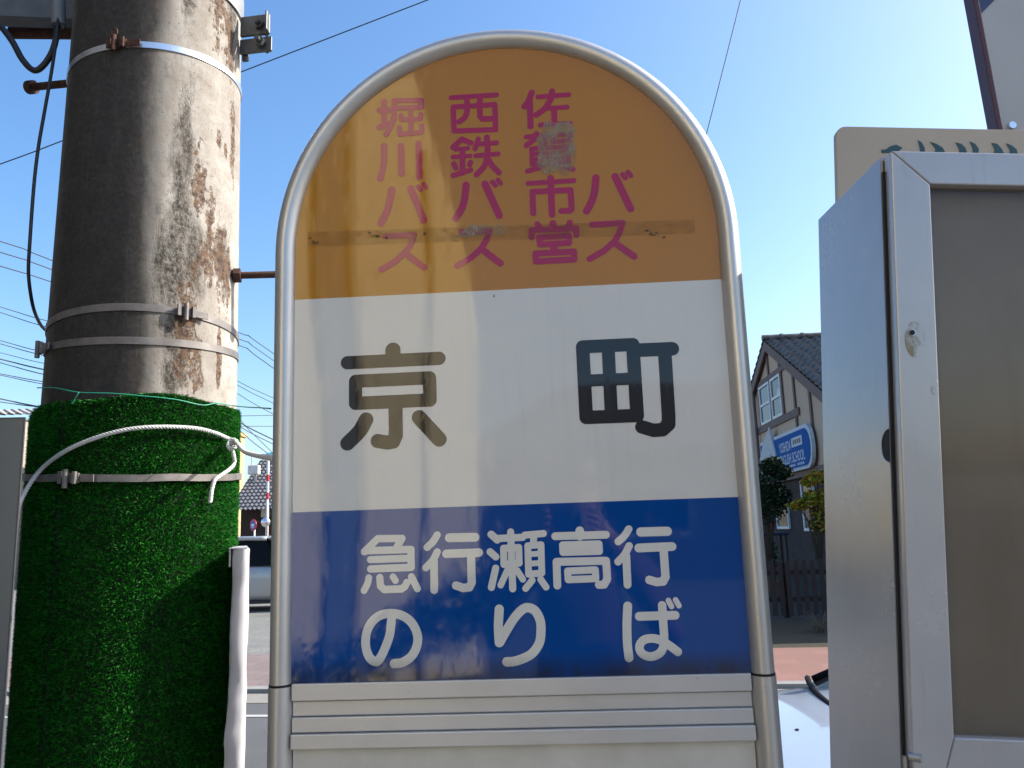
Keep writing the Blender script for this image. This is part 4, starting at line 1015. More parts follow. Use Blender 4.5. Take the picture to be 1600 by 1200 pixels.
# ------------------------------------------------------------------ vehicles
def car(name, label, matrix, L, W, H, hood_z, belt_z, cowl, paint, rake=0.85, rear_cut=0.25):
    """x forward, centre of the wheelbase at 0; cowl = x of the windscreen base"""
    root = thing(name, label, 'car', matrix=matrix)
    f, r = L / 2, -L / 2
    w = W / 2
    st = [(f, 0.42, .62, hood_z - .30), (f - .06, .30, .80, hood_z - .19), (f - .30, .22, .93, hood_z - .08), (f - .60, .20, .98, hood_z - .03), (cowl + .02, .20, 1.0, hood_z),
          (cowl - .30, .20, 1.0, belt_z), (0.0, .20, 1.0, belt_z), (r + .8, .20, 1.0, belt_z + .02), (r + .35, .22, .97, belt_z + .02), (r + .08, .30, .88, belt_z - .04), (r, .42, .74, belt_z - .15)]
    b = MB(); n = 13
    for x, zb, k, zt in st:
        ww = w * k
        sec = [(0, zb), (.7 * ww, zb), (.93 * ww, zb + .03), (ww * .985, zb + .35 * (zt - zb)), (ww, zb + .6 * (zt - zb)), (ww * .985, zb + .84 * (zt - zb)), (ww * .93, zt - .015), (ww * .7, zt + .012), (0, zt + .03)]
        ring = sec + [(-a, c) for a, c in sec[-2:0:-1]]
        n = len(ring)
        b.v += [(x, a, c) for a, c in ring]
    for i in range(len(st) - 1):
        for k in range(n):
            b.f.append([i * n + k, i * n + (k + 1) % n, (i + 1) * n + (k + 1) % n, (i + 1) * n + k]); b.mi.append(0)
    b.f.append(list(range(n))); b.f.append([(len(st) - 1) * n + k for k in range(n)]); b.mi += [0, 0]
    body = b.build('body', paint, root, smooth=True, subsurf=2)
    # greenhouse: windscreen, side glass, rear glass, roof and pillars
    def gh(x, s, z): return (x, s, z)
    bw, tw = w * .93, w * .74
    c0, c1 = cowl + .03, cowl - rake           # base and head of the windscreen
    d1, d0 = r + .55 + rear_cut, r + .22       # head and base of the rear glass
    zt = H - .04
    scr = MB(); scr.grid(lambda u, v: ((c0 + .10 * (1 - (2 * u - 1) ** 2)) * (1 - v) + (c1 + .06 * (1 - (2 * u - 1) ** 2)) * v, (2 * u - 1) * (bw * (1 - v) + tw * v), (hood_z - .01) * (1 - v) + zt * v + .05 * math.sin(v * 3.1) * .5), 16, 8)
    scr.build('windscreen', M_carglass, root, smooth=True)
    b = MB(); b.tube([((c0 + .115 * (1 - (2 * u - 1) ** 2)) + .004, (2 * u - 1) * (bw + .004), hood_z + .012) for u in np.linspace(0, 1, 17)], 0.012, 8); b.build('screen_seal', M_seal, root, smooth=True)
    rg = MB(); rg.grid(lambda u, v: (d0 * (1 - v) + d1 * v, (2 * u - 1) * (bw * (1 - v) + tw * v), (belt_z) * (1 - v) + zt * v), 10, 4); rg.build('rear_window', M_carglass, root, smooth=True)
    roof = MB(); roof.grid(lambda u, v: (c1 * (1 - v) + d1 * v, (2 * u - 1) * (tw + .02), zt + .035 * math.sin(math.pi * min(max(v, 0), 1)) + .03 * (1 - (2 * u - 1) ** 2)), 10, 10); roof.build('roof', paint, root, smooth=True)
    for s in (-1, 1):
        for xa, xb, xc, xd in ((c0 - .10, c1 - .02, -.02 + .1, -.02 + .1), (.03, .03, d0 + .12, d1 - .02)):
            g = MB(); g.add([(xa, s * (bw + .004), belt_z), (xc, s * (bw + .004), belt_z), (xd, s * (tw + .006), zt - .01), (xb, s * (tw + .006), zt - .01)], [(0, 1, 2, 3)]); g.build('side_window', M_carglass, root)
        for p, q_, rr in (((c0 - .02, s * bw, hood_z), (c1, s * tw, zt + .01), .022), ((.055, s * (bw + .004), belt_z), (.055, s * (tw + .006), zt), .028), ((d0, s * bw, belt_z), (d1, s * tw, zt + .01), .04), ((c1, s * tw, zt + .01), (d1, s * tw, zt + .01), .048)):
            g = MB(); g.tube(smooth_path([p, ((p[0] + q_[0]) / 2, (p[1] + q_[1]) / 2 + s * .015, (p[2] + q_[2]) / 2 + .015), q_], 4), rr, 8); g.build('pillar', M_seal if p[2] == hood_z else paint, root, smooth=True)
        g = MB(); g.lathe([(.001, -.12), (.06, -.11), (.085, -.03), (.085, .05), (.001, .07)], (c0 - .42, s * (w + .12), belt_z + .09), 14, M=np.array([[0, 0, 1.], [1.5, 0, 0], [0, 1.0, 0]])); g.build('door_mirror', paint, root, smooth=True)
        g = MB(); g.tube([(c0 - .42, s * (w - .05), belt_z + .02), (c0 - .42, s * (w + .08), belt_z + .05)], .022, 8); g.build('mirror_arm', M_black, root, smooth=True)
        g = MB(); g.box((c1 + .3 - .62, s * (w * .995) - .01, belt_z - .14), (c1 + .3 - .45, s * (w * .995) + .014 * s + .01, belt_z - .11)); g.build('door_handle', paint, root, bevel=.006)
        g = MB(); g.lathe([(.001, -.05), (.11, -.05), (.13, 0), (.10, .05), (.001, .06)], (f - .22, s * w * .72, hood_z - .20), 18, M=np.array([[.25, 0, 1.], [0, 1.2, 0], [-.9, 0, .2]])); g.build('headlight', M_lamp, root, smooth=True)
        g = MB(); g.box((r + .0, s * w * .78 - .09, belt_z - .30), (r + .10, s * w * .78 + .09, belt_z - .06)); g.build('tail_light', M_tail, root, bevel=.02)
        for xw in (f - .78, r + .72):
            ty = MB(); ty.lathe([(.19, -.09), (.28, -.095), (.305, -.07), (.31, 0), (.305, .07), (.28, .095), (.19, .09)], (xw, s * (w - .10), .31), 28, M=np.array([[1., 0, 0], [0, 0, 1.], [0, 1., 0]]))
            t = ty.build('wheel', M_black, root, smooth=True, autosmooth=50)
            rm = MB(); rm.lathe([(.001, .06), (.05, .075), (.12, .06), (.185, .085), (.195, .02)] if s > 0 else [(.195, -.02), (.185, -.085), (.12, -.06), (.05, -.075), (.001, -.06)], (xw, s * (w - .10), .31), 28, M=np.array([[1., 0, 0], [0, 0, 1.], [0, 1., 0]])); rm.build('rim', M_galv, t, smooth=True)
    g = MB(); g.box((f - .9, -w * .86, .155), (r + .5, w * .86, .22)) if False else g.box((r + .5, -w * .86, .155), (f - .5, w * .86, .22)); g.build('underbody', M_black, root)
    for s in (.088, -.50):
        g = MB(); g.lathe([(.001, 0), (.013, 0), (.012, .008), (.006, .014), (.001, .015)], (cowl + .36, s, hood_z - .006), 12); g.build('washer_nozzle', M_nozzle, root, smooth=True)
    return root
M_carglass = NT('car_glass'); M_carglass.P(Base_Color=(0.010, 0.012, 0.014, 1), Roughness=0.10, IOR=1.16); M_carglass.b.inputs['Specular IOR Level'].default_value = 0.15; M_carglass = M_carglass.m
M_seal = simple('matt_black_seal', (0.006, 0.006, 0.007), 0.8, spec=0.1)
M_lamp = simple('headlamp', (0.55, 0.56, 0.58), 0.1, 0.3)
M_tail = simple('tail_lamp', (0.25, 0.01, 0.01), 0.2)
M_nozzle = simple('nozzle_plastic', (0.008, 0.010, 0.03), 0.4)
def paint(name, col):
    q = NT(name); v = q.coord('Object'); c = q.mix(q.noise(v, 600, 2), [a * .92 for a in col], col)
    q.P(Base_Color=c, Metallic=0.35, Roughness=0.32); q.b.inputs['Coat Weight'].default_value = 1.0; q.b.inputs['Coat Roughness'].default_value = 0.04
    return q.m
# near car, facing left: windscreen base at x about 1.05, width 2.08..3.7
cm = Matrix.Translation((0.30 + 1.85 - 0.72 + 0.22, 2.89, 0.0)) @ Matrix.Rotation(math.pi, 4, 'Z')
NEARX = 1.74
car('parked_car', 'pale silver car parked just behind the bus stop sign, its bonnet showing beside the cabinet', Matrix.Translation((NEARX, 2.90, 0.0)) @ Matrix.Rotation(math.pi, 4, 'Z'), 3.4, 1.62, 1.36, 0.835, 0.86, 0.50, paint('pale_silver_paint', (0.42, 0.445, 0.50)), rake=1.35)
vp = at_z(395, 957, 0.034)
car('parked_minivan', 'silver hatchback parked on the gravel beyond the road, between the pole and the sign', Matrix.Translation((vp[0] + 0.42, vp[1] + 0.85, 0.034)), 3.9, 1.66, 1.50, 0.90, 0.93, 0.62, paint('silver_paint', (0.40, 0.395, 0.385)))

# ------------------------------------------------------------------ background in the left gap
def box_world(mb, x0, x1, y0, y1, z0, z1, T=None): mb.box((x0, y0, z0), (x1, y1, z1), T=T)
# cream building: its lit end wall
cy = 40.0
a0, a1 = at(320, 690, cy), at(382.5, 684, cy)
yb = thing('cream_building', 'sunlit cream building just right of the turf wrapped pole', 'building', (a1[0] - 2, cy, 0))
M_cream = simple('cream_render', (0.48, 0.37, 0.18), 0.8, 0, 0.06, 2)
XB = a1[0]
b = MB(); b.box((XB - 2.5, 30, 0), (XB, cy, a1[2])); b.build('wall', M_cream, yb, world=True)
b = MB(); b.box((XB - 2.6, 29.9, a1[2]), (XB + 0.08, cy + .1, a1[2] + 0.18)); b.build('parapet', simple('parapet_tan', (0.35, 0.26, 0.12), 0.8), yb, world=True)
yq = 35.5
p = at(373, 728, yq)
b = MB(); b.box((XB + .005, yq - .9, p[2] - .33), (XB + .16, yq + .5, p[2] + .42)); ac = b.build('wall_sign', M_vinyl, yb, world=True, bevel=.03)
b = MB(); b.box((XB + .161, yq - .2, p[2] - .15), (XB + .17, yq + .1, p[2] + .25)); b.build('red_mark', simple('red_paint', (0.5, 0.02, 0.02), 0.5), ac, world=True)
b = MB(); b.box((XB - 2.5, 29.95, 0), (XB + .06, 29.995, 1.45)); b.box((XB + .005, 30, 0), (XB + .06, cy, 1.45)); b.build('plinth', simple('dark_plinth', (0.04, 0.03, 0.03), 0.8), yb, world=True)
# dark timber house with a tiled roof
M_tile = simple('grey_tile', (0.10, 0.10, 0.11), 0.5, 0, 0.3, 8)
M_darkwood = simple('dark_timber', (0.035, 0.018, 0.014), 0.8, 0, 0.4, 5, 0.3, stretch=(8, 8, 1))
def tile_roof(mb, x0, x1, fn, nrow, wave):
    """fn(v)->(y,z) down the slope from ridge (v=0) to eave; wavy tiles along x"""
    nx = int((x1 - x0) / wave * 6); nv = nrow * 3
    fr = [0.0, 0.06, 0.99]
    vs = []; rows = []
    for r_ in range(nrow):
        for f_, lift in ((0.0, 0.05), (0.98, 0.02)):
            y, z = fn((r_ + f_) / nrow)
            rows.append((y, z, 0.03 if f_ == 0.0 else 0.09))
    for (y, z, lift) in rows:
        for i in range(nx + 1):
            x = x0 + (x1 - x0) * i / nx
            ph = (x / wave) % 1
            wv = (0.035 * math.sin(ph * 2 * math.pi) + 0.012 * math.sin(ph * 4 * math.pi))
            vs.append((x, y, z + lift + wv))
    n = nx + 1
    fs = [(j * n + i, j * n + i + 1, (j + 1) * n + i + 1, (j + 1) * n + i) for j in range(len(rows) - 1) for i in range(nx)]
    mb.add(vs, fs)
dh = thing('timber_house', 'dark timber house with grey tiled roof, beyond the parked car', 'house', (-9.5, 31, 0))
hx0, hx1 = at(383, 800, 30)[0], at(520, 800, 30)[0]
zr, ze = at(390, 722, 34)[2], at(400, 800, 30)[2]
b = MB(); b.box((hx0 - .35, 30.6, 0), (hx1, 36.5, ze + .2)); b.build('wall', M_darkwood, dh, world=True)
b = MB(); tile_roof(b, hx0 - .55, hx1 + .3, lambda v: (33.5 - 3.75 * v, zr + (ze - zr) * v), 16, 0.16); b.build('roof', M_tile, dh, world=True, smooth=True, autosmooth=50)
b = MB(); b.add([(hx0 - .3, 33.5, zr), (hx1 + .3, 33.5, zr), (hx1 + .3, 37.2, ze), (hx0 - .3, 37.2, ze)], [(0, 1, 2, 3)]); b.build('rear_roof', M_tile, dh, world=True)
b = MB(); b.add([(hx0 - .36, 30.5, ze + .1), (hx0 - .36, 36.5, ze + .1), (hx0 - .36, 33.5, zr - .05)], [(0, 1, 2)]); b.build('gable', M_darkwood, dh, world=True)
w0, w1 = at(408, 780, 30.5), at(417, 808, 30.5)
b = MB(); b.box((w0[0], 30.52, w1[2]), (w1[0] + .1, 30.59, w0[2])); wf = b.build('window', simple('window_frame_grey', (0.5, 0.5, 0.48), 0.5), dh, world=True)
b = MB(); b.box((w0[0] + .06, 30.50, w1[2] + .06), (w1[0] + .04, 30.518, w0[2] - .06)); b.build('pane', simple('pale_pane', (0.55, 0.52, 0.42), 0.2), wf, world=True)
for zq in (at(385, 815, 30)[2], at(385, 790, 30)[2]):
    b = MB(); b.box((hx0 + .2, 30.5, zq - .05), (w0[0] - .05, 30.59, zq + .05)); b.build('rail', simple('red_brown_rail', (0.12, 0.03, 0.02), 0.7), dh, world=True)
p = at(397, 734, 31.6)
b = MB(); b.box((p[0] - .2, 31.45, p[2] - .18), (p[0] + .2, 31.75, p[2] + .17)); bx = b.build('box', simple('pale_box', (0.6, 0.6, 0.58), 0.6), None, bevel=.02)
mb = MB(); mb.tube([(p[0] - .1, 31.6, p[2] + .17), (p[0] - .1, 31.6, p[2] + .55)], .02, 8)
bx.name = 'transformer_box'; tag(bx, 'small white box on a short pole above the tiled roof', 'utility box')
mb.box((p[0] - .04, 31.751, ze), (p[0] + .04, 31.83, p[2] + .1)); mb.build('mounting_pole', M_galv, bx)
tr = thing('teal_roof_house', 'far house with a teal metal roof showing above the dark tiles', 'house', (-11, 52, 0))
q0, q1 = at(404, 712, 50), at(470, 712, 50); zt_ = at(420, 699, 54)[2]
b = MB(); b.add([(q0[0], 50, q0[2]), (q1[0] + 3, 50, q0[2]), (q1[0] + 3, 54, zt_), (q0[0] + .9, 54, zt_)], [(0, 1, 2, 3)]); b.add([(q0[0], 58, q0[2]), (q1[0] + 3, 58, q0[2]), (q1[0] + 3, 54, zt_), (q0[0] + .9, 54, zt_)], [(0, 1, 2, 3)]); b.build('roof', simple('teal_metal', (0.02, 0.17, 0.24), 0.5), tr, world=True)
b = MB(); b.box((q0[0] + .4, 50.4, 0), (q1[0] + 2.6, 57.6, q0[2] - .01)); b.build('wall', simple('pale_wall', (0.4, 0.4, 0.38), 0.8), tr, world=True)
# low roof at the far left edge
fl = thing('far_tiled_house', 'distant roof of grey tiles peeping over the grey panel at the left edge', 'house', (-22, 30, 0))
e0_ = at(-60, 652, 30); e1_ = at(36, 652, 30); rz = at(10, 640, 33)[2]
b = MB(); tile_roof(b, e0_[0] - 4, e1_[0], lambda v: (33.5 - 3.5 * v, rz + (e0_[2] - rz) * v), 8, .3); b.build('roof', simple('pale_tile', (0.3, 0.29, 0.28), 0.6, 0, .3, 10), fl, world=True, smooth=True, autosmooth=50)
b = MB(); b.box((e0_[0] - 3.5, 30.6, 0), (e1_[0] - .5, 36, e0_[2])); b.build('wall', simple('house_wall_tan', (0.35, 0.3, 0.25), 0.8), fl, world=True)
# round no-parking sign
RS = 20.2
cs = at(396, 820.5, RS); rsg = thing('road_sign', 'round red and blue road sign on a white post, above the parked silver hatchback', 'road sign', (cs[0], RS, 0), math.radians(-42))
def disk(mb, r, y0, y1, z, n=28): mb.prism([(r * math.cos(t), z + r * math.sin(t)) for t in np.linspace(0, 2 * math.pi, n + 1)[:-1]], y0, y1)
M_redp = simple('sign_red', (0.55, 0.02, 0.03), 0.4); M_bluep = simple('sign_blue_face', (0.02, 0.10, 0.45), 0.4); M_wh = simple('white_paint', (0.78, 0.78, 0.76), 0.5)
b = MB(); disk(b, .142, -.01, 0, cs[2]); b.build('red_disc', M_redp, rsg)
b = MB(); disk(b, .104, -.014, -.0105, cs[2]); bd_ = b.build('blue_disc', M_bluep, rsg)
b = MB(); b.box((-.065, -.018, cs[2] - .02), (.065, -.0145, cs[2] + .03)); b.box((-.065, -.018, cs[2] - .055), (.065, -.0145, cs[2] - .035)); b.build('white_mark', M_wh, rsg)
b = MB(); b.tube([(0, .03, 0), (0, .03, cs[2] + .05)], .022, 12); b.build('post', M_wh, rsg, smooth=True, autosmooth=50)
# convex mirror and banded post
ms = at(414.5, 816, 20.6); cmr = thing('convex_mirror', 'round traffic mirror on a post beside the arched sign', 'traffic mirror', (ms[0], 20.6, 0))
b = MB(); b.lathe([(.001, .04), (.065, .034), (.11, 0), (.117, -.026), (.001, -.04)], ms, 20, M=np.array([[1, 0, 0], [0, 0, -1.], [0, 1., 0]])); b.build('mirror', M_strap_new, cmr, world=True, smooth=True)
b = MB(); b.tube([(ms[0] + .03, 20.68, 0), (ms[0] + .03, 20.68, ms[2] + .1)], .03, 10); b.build('post', simple('orange_post', (0.5, 0.42, 0.36), 0.5), cmr, world=True, smooth=True, autosmooth=50)
ps = at(419, 720, 21.5); bp = thing('banded_post', 'slim white post with two red bands, close to the left edge of the sign', 'post', (ps[0], 21.5, 0))
b = MB(); b.tube([(ps[0], 21.5, 0), (ps[0], 21.5, ps[2])], .035, 12); b.build('shaft', M_wh, bp, world=True, smooth=True, autosmooth=50)
for yy in (747, 775):
    z = at(419, yy, 21.5)[2]; b = MB(); b.tube([(ps[0], 21.5, z - .09), (ps[0], 21.5, z + .09)], .037, 12); b.build('red_band', M_redp, bp, world=True, smooth=True, autosmooth=50)

# ------------------------------------------------------------------ half timbered house on the right
HAZ = math.radians(3.33683)
HD = V(math.sin(HAZ), math.cos(HAZ), 0); HR = V(math.cos(HAZ), -math.sin(HAZ), 0)
# local x = along the facade (depth), y = into the house (to the right), z up
HM = Matrix([[HD[0], HR[0], 0, HR[0] * 6], [HD[1], HR[1], 0, HR[1] * 6], [0, 0, 1, 0], [0, 0, 0, 1]])
house = thing('half_timbered_house', 'beige half timbered house with dark tiled gable roof, between the sign and the cabinet', 'house', matrix=HM)
M_stucco = simple('beige_stucco', (0.47, 0.345, 0.245), 0.85, 0, 0.06, 1.5, 0.1, 80)
M_timber = simple('brown_timber', (0.12, 0.072, 0.062), 0.7, 0, 0.15, 6)
M_brickdk = mat_brick('dark_brick', (0.016, 0.008, 0.006), (0.022, 0.011, 0.009), (0.012, 0.009, 0.008), 1, 0, 0.22, 0.075, 'xz')
RX, RZ = 23.4, 6.60                       # ridge
def roof_z(x): return RZ - 0.475 * abs(x - RX)
XN, XF = 16.6, 29.9                        # near and far corner
WB = 2.62
b = MB(); b.add([(XN, 0, WB), (XF, 0, WB), (XF, 0, roof_z(XF) - .12), (RX, 0, RZ - .12), (XN, 0, roof_z(XN) - .12), (XN, 9, WB), (XF, 9, WB), (XF, 9, roof_z(XF) - .12), (RX, 9, RZ - .12), (XN, 9, roof_z(XN) - .12)],
    [(0, 1, 2, 3, 4), (9, 8, 7, 6, 5), (0, 4, 9, 5), (1, 6, 7, 2)]); b.build('upper_wall', M_stucco, house)
b = MB(); b.box((XN + .06, 0.06, 0), (XF - .06, 8.9, WB)); b.build('lower_wall', M_brickdk, house)
b = MB(); b.box((12.2, .5, 0), (XN - .01, 8, 4.2)); b.build('shade_wing', M_stucco, house)  # hidden wing, added to cast shade on the fence and verge
b = MB(); b.box((12.0, .3, 4.2), (XN - .02, 8.2, 4.4)); b.build('shade_wing_roof', M_timber, house)
tb = MB()
tb.box((21.45, -.05, 5.49), (25.35, -.006, 5.63)); tb.box((XN, -.05, 4.13), (20.95, -.006, 4.13 + .0)) if False else None
tb.box((20.95, -.05, 4.13), (XF, -.006, 4.32)); tb.box((XN, -.06, 2.58), (XF, -.004, 2.76))
def vpost(x, z0, z1, w=.13): tb.box((x - w / 2, -.045, z0), (x + w / 2, -.007, z1))
for x in (19.98, 21.25): vpost(x, 2.765, min(roof_z(x) - .2, 5.485))
for x in (18.7, 17.5): vpost(x, 2.765, roof_z(x) - .2)
for x in (22.35, 23.55, 24.95, 26.3): vpost(x, 4.325, 5.485)
for x in (22.45, 23.65, 24.9): vpost(x, 5.635, roof_z(x) - .2)
tb.build('timber_frame', M_timber, house)
# barge boards and roof
b = MB()
for s in (1, -1):
    xe = RX - s * 7.4
    b.prism([(RX, RZ - .02), (xe, roof_z(xe) - .02), (xe, roof_z(xe) - .30), (RX, RZ - .30)], -.13, -.065)
b.build('barge_board', M_timber, house)
b = MB()
b.add([(RX, -.066, RZ - .05), (RX - 7.4, -.066, roof_z(RX - 7.4) - .05), (RX - 7.4, 9.3, roof_z(RX - 7.4) - .05), (RX, 9.3, RZ - .05), (RX + 7.4, -.066, roof_z(RX + 7.4) - .05), (RX + 7.4, 9.3, roof_z(RX + 7.4) - .05)], [(0, 1, 2, 3), (0, 3, 5, 4)]); b.build('soffit', simple('soffit_board', (0.25, 0.2, 0.18), 0.8), house)
def mat_tiles():
    q = NT('dark_roof_tile'); v = q.coord('Object'); n = q.noise(v, 7, 3); n2 = q.noise(v, 2.2, 2)
    c = q.mix(q.ramp(n, [(0.35, 0.0), (0.65, 1.0)]), (0.050, 0.045, 0.043), (0.13, 0.115, 0.10)); q.P(Base_Color=c, Roughness=0.5); return q.m
M_dtile = mat_tiles()
b = MB()
for s in (1, -1):
    bb = MB(); tile_roof(bb, -.15, 9.4, lambda v: (RX - s * 7.45 * v, RZ - 0.475 * 7.45 * v), 26, 0.30)
    b.add([(p[1], p[0], p[2]) for p in bb.v], bb.f)
rf = b.build('roof', M_dtile, house, smooth=True, autosmooth=45)
b = MB()
for k in range(17):
    y0 = -.17 + k * .58
    b.lathe([(.10, 0), (.10, .50), (.125, .505), (.125, .58)], (RX, y0, RZ + .075), 14, M=np.array([[1, 0, 0], [0, 0, 1.], [0, .9, 0]]))
b.build('ridge_tiles', M_dtile, rf, smooth=True, autosmooth=40)
b = MB(); b.tube([(25.35, -.09, .1), (25.35, -.09, 5.5)], .045, 8); b.build('downpipe', M_timber, house, smooth=True)
M_wframe = simple('white_window_frame', (0.62, 0.63, 0.64), 0.5)
M_wpane = NT('window_pane'); M_wpane.P(Base_Color=(0.012, 0.016, 0.022, 1), Roughness=0.12); M_wpane.b.inputs['Specular IOR Level'].default_value = 0.25; M_wpane = M_wpane.m
def window(x0, x1, z0, z1, mid=True, y=0.0):
    b = MB(); f = .07
    b.box((x0, y - .06, z0), (x1, y - .008, z0 + f)); b.box((x0, y - .06, z1 - f), (x1, y - .008, z1)); b.box((x0, y - .06, z0 + f), (x0 + f, y - .008, z1 - f)); b.box((x1 - f, y - .06, z0 + f), (x1, y - .008, z1 - f))
    if mid: b.box((x0 + f, y - .055, (z0 + z1) / 2 - .04), (x1 - f, y - .008, (z0 + z1) / 2 + .03))
    w = b.build('window', M_wframe, house)
    b = MB(); b.box((x0 + f, y - .03, z0 + f), (x1 - f, y - .010, z1 - f)); b.build('pane', M_wpane, w)
    return w
window(22.43, 23.47, 4.33, 5.47); w2 = window(23.65, 24.85, 4.33, 5.47)
b = MB(); b.add([(22.55, -.034, 4.92), (22.95, -.034, 4.92), (22.80, -.034, 5.10), (22.62, -.034, 5.12)], [(0, 1, 2, 3)]); b.build('curtain', simple('pale_curtain', (0.6, 0.58, 0.52), 0.8), w2)
window(20.55, 21.6, 1.25, 2.5, True, 0.06); window(23.0, 24.3, 1.3, 2.25, False, 0.06); window(18.0, 19.0, 1.2, 2.4, True, 0.06)
# the school sign on the wall
sg = thing('school_sign', 'blue school sign with a white rim and white lettering, on the beige house wall', 'sign', matrix=HM)
M_sb = simple('school_blue', (0.006, 0.085, 0.30), 0.8, 0, 0.05, spec=0.15); M_sw = simple('school_white', (0.50, 0.53, 0.56), 0.7, spec=0.2)
def plaque(mb, x0, x1, z0, z1, rr, y0, y1):
    pts = [(x0 + rr - rr * math.sin(a), z1 - rr + rr * math.cos(a)) for a in np.linspace(0, math.pi / 2, 9)][::-1]
    pts = [(x0 + .42 - .42 * math.sin(a), (z0 + z1) / 2 + (z1 - z0) / 2 * math.cos(a)) for a in np.linspace(0, math.pi, 22)]
    pts += [(x1, z0), (x1, z1)]
    mb.prism(pts, y0, y1)
# x runs away from the viewer, so the rounded right end is at small x
b = MB(); plaque(b, 19.72, 24.75, 2.74, 3.80, .4, -.16, -.075); b.build('rim', M_sw, sg)
b = MB(); plaque(b, 19.83, 24.7, 2.82, 3.71, .36, -.175, -.161); b.build('face', M_sb, sg)
b = MB(); pts = [(22.75, 2.78), (24.6, 2.78), (24.75, 3.3), (24.2, 3.72), (23.7, 3.95), (23.35, 4.12), (23.2, 3.8), (22.95, 3.4)]; b.prism(pts, -.215, -.176); b.build('white_end_panel', simple('matt_white', (0.42, 0.44, 0.46), 0.7), sg)
def text_mesh(name, body, size, mt, parent, T, width=None):
    cu = bpy.data.curves.new(name, 'FONT'); cu.body = body; cu.size = size; cu.extrude = 0.0; cu.resolution_u = 3; cu.offset = size * 0.012
    o = bpy.data.objects.new(name, cu); COL.objects.link(o)
    dg = bpy.context.evaluated_depsgraph_get(); dg.update()
    me = bpy.data.meshes.new_from_object(o.evaluated_get(dg))
    bpy.data.objects.remove(o)
    xs = [v.co.x for v in me.vertices]; x0, x1 = min(xs), max(xs); k = (width / (x1 - x0)) if width else 1.0
    for v in me.vertices: v.co = Vector(T((v.co.x - x0) * k, v.co.y))
    me.materials.clear(); me.materials.append(mt)
    o = bpy.data.objects.new(name, me); COL.objects.link(o); o.parent = parent
    return o
ty = -.1768
text_mesh('lettering', 'YOSHIDA', .36, M_sw, sg, lambda x, z: (22.60 - x, ty, 3.30 + z), 1.15)
text_mesh('lettering', 'ENGLISH SCHOOL', .36, M_sw, sg, lambda x, z: (22.60 - x, ty, 2.97 + z), 2.30)
text_mesh('lettering', 'TEL 22-0000', .12, M_sw, sg, lambda x, z: (22.1 - x, ty, 2.86 + z), 1.5) if False else None
b = MB(); b.box((20.42, -.182, 3.34), (21.36, -.1755, 3.57)); lb_ = b.build('white_label', M_sw, sg)
b = MB()
for k in range(4): b.box((20.55 + k * .18, -.1845, 3.40), (20.67 + k * .18, -.1825, 3.51))
b.build('label_text', M_timber, lb_)
b = MB()
for k in range(11):
    if k != 4: b.box((20.42 + k * .155, -.1775, 2.865), (20.42 + k * .155 + .10, -.1755, 2.925))
b.build('small_text', M_sw, sg)

# ------------------------------------------------------------------ picket fence, garden plants
def fpos(x, y): return at_z(x, y, 0.034)
f0 = fpos(1200, 972); fz = at(1250, 874, f0[1])[2]
fen = thing('picket_fence', 'dark brown picket fence with rounded tops in front of the half timbered house', 'fence', (f0[0], f0[1], 0), math.radians(-7.2))
M_picket = simple('dark_brown_paint', (0.026, 0.015, 0.013), 0.8, 0, 0.2, 8)
b = MB()
for k in range(-14, 30):
    x = k * 0.118 + random.uniform(-.006, .006); w = .036; zt = fz + random.uniform(-.015, .015)
    b.prism([(x - w, .12), (x + w, .12)] + [(x + w * math.cos(t), zt - .035 + .035 * math.sin(t)) for t in np.linspace(0, math.pi, 7)], -.012, .010)
b.build('pickets', M_picket, fen)
for z in (.32, fz - .22):
    b = MB(); b.box((-1.75, .0102, z), (3.6, .05, z + .07)); b.build('rail', M_picket, fen)
for x in (-1.7, 0.3, 2.2):
    b = MB(); b.box((x - .045, .0505, .08), (x + .045, .13, fz - .03)); b.build('post', M_picket, fen)

def leaf_cloud(mb, blobs, n, size, rng, flat=0.5):
    for _ in range(n):
        c, r = blobs[rng.integers(len(blobs))]
        d = rng.normal(0, 1, 3); d /= np.linalg.norm(d)
        p = np.array(c) + d * np.array(r) * rng.uniform(0.25, 1.0) ** 0.6
        u = rng.normal(0, 1, 3); u[2] *= flat; u /= np.linalg.norm(u)
        w = np.cross(u, rng.normal(0, 1, 3)); w /= np.linalg.norm(w)
        s = size * rng.uniform(.6, 1.3)
        mb.add([p - u * s, p + w * s * .42, p + u * s, p - w * s * .42], [(0, 1, 2, 3)])
def mat_leaf(name, cols):
    q = NT(name); gi = q.n('NewGeometry')
    c = q.ramp(gi.outputs['Random Per Island'], [(i / (len(cols) - 1), c_) for i, c_ in enumerate(cols)])
    q.P(Base_Color=c, Roughness=0.7); q.b.inputs['Specular IOR Level'].default_value = 0.15; return q.m
M_bark = simple('bark', (0.07, 0.05, 0.035), 0.9, 0, 0.3, 20, .5)
def shrub(name, label, base, blobs, n, size, mt, trunk_h, cat='shrub'):
    o = thing(name, label, cat, base)
    b = MB(); b.tube([V(0, 0, 0), V(.02, .03, trunk_h * .5), V(-.03, 0, trunk_h)], [.05, .04, .02], 8)
    for c, r in blobs: b.tube([V(0, 0, trunk_h * .55), (V(*c) + V(0, 0, trunk_h)) * .5 * V(1, 1, 1), V(*c)], [.025, .018, .006], 6)
    b.build('trunk', M_bark, o, smooth=True)
    b = MB(); leaf_cloud(b, blobs, n, size, RNG); b.build('foliage', mt, o)
    return o
M_dleaf = mat_leaf('dark_leaf', [(0.010, 0.022, 0.012), (0.018, 0.036, 0.018), (0.03, 0.055, 0.022)])
M_oleaf = mat_leaf('turning_leaf', [(0.06, 0.09, 0.010), (0.16, 0.18, 0.014), (0.30, 0.24, 0.02), (0.36, 0.13, 0.02)])
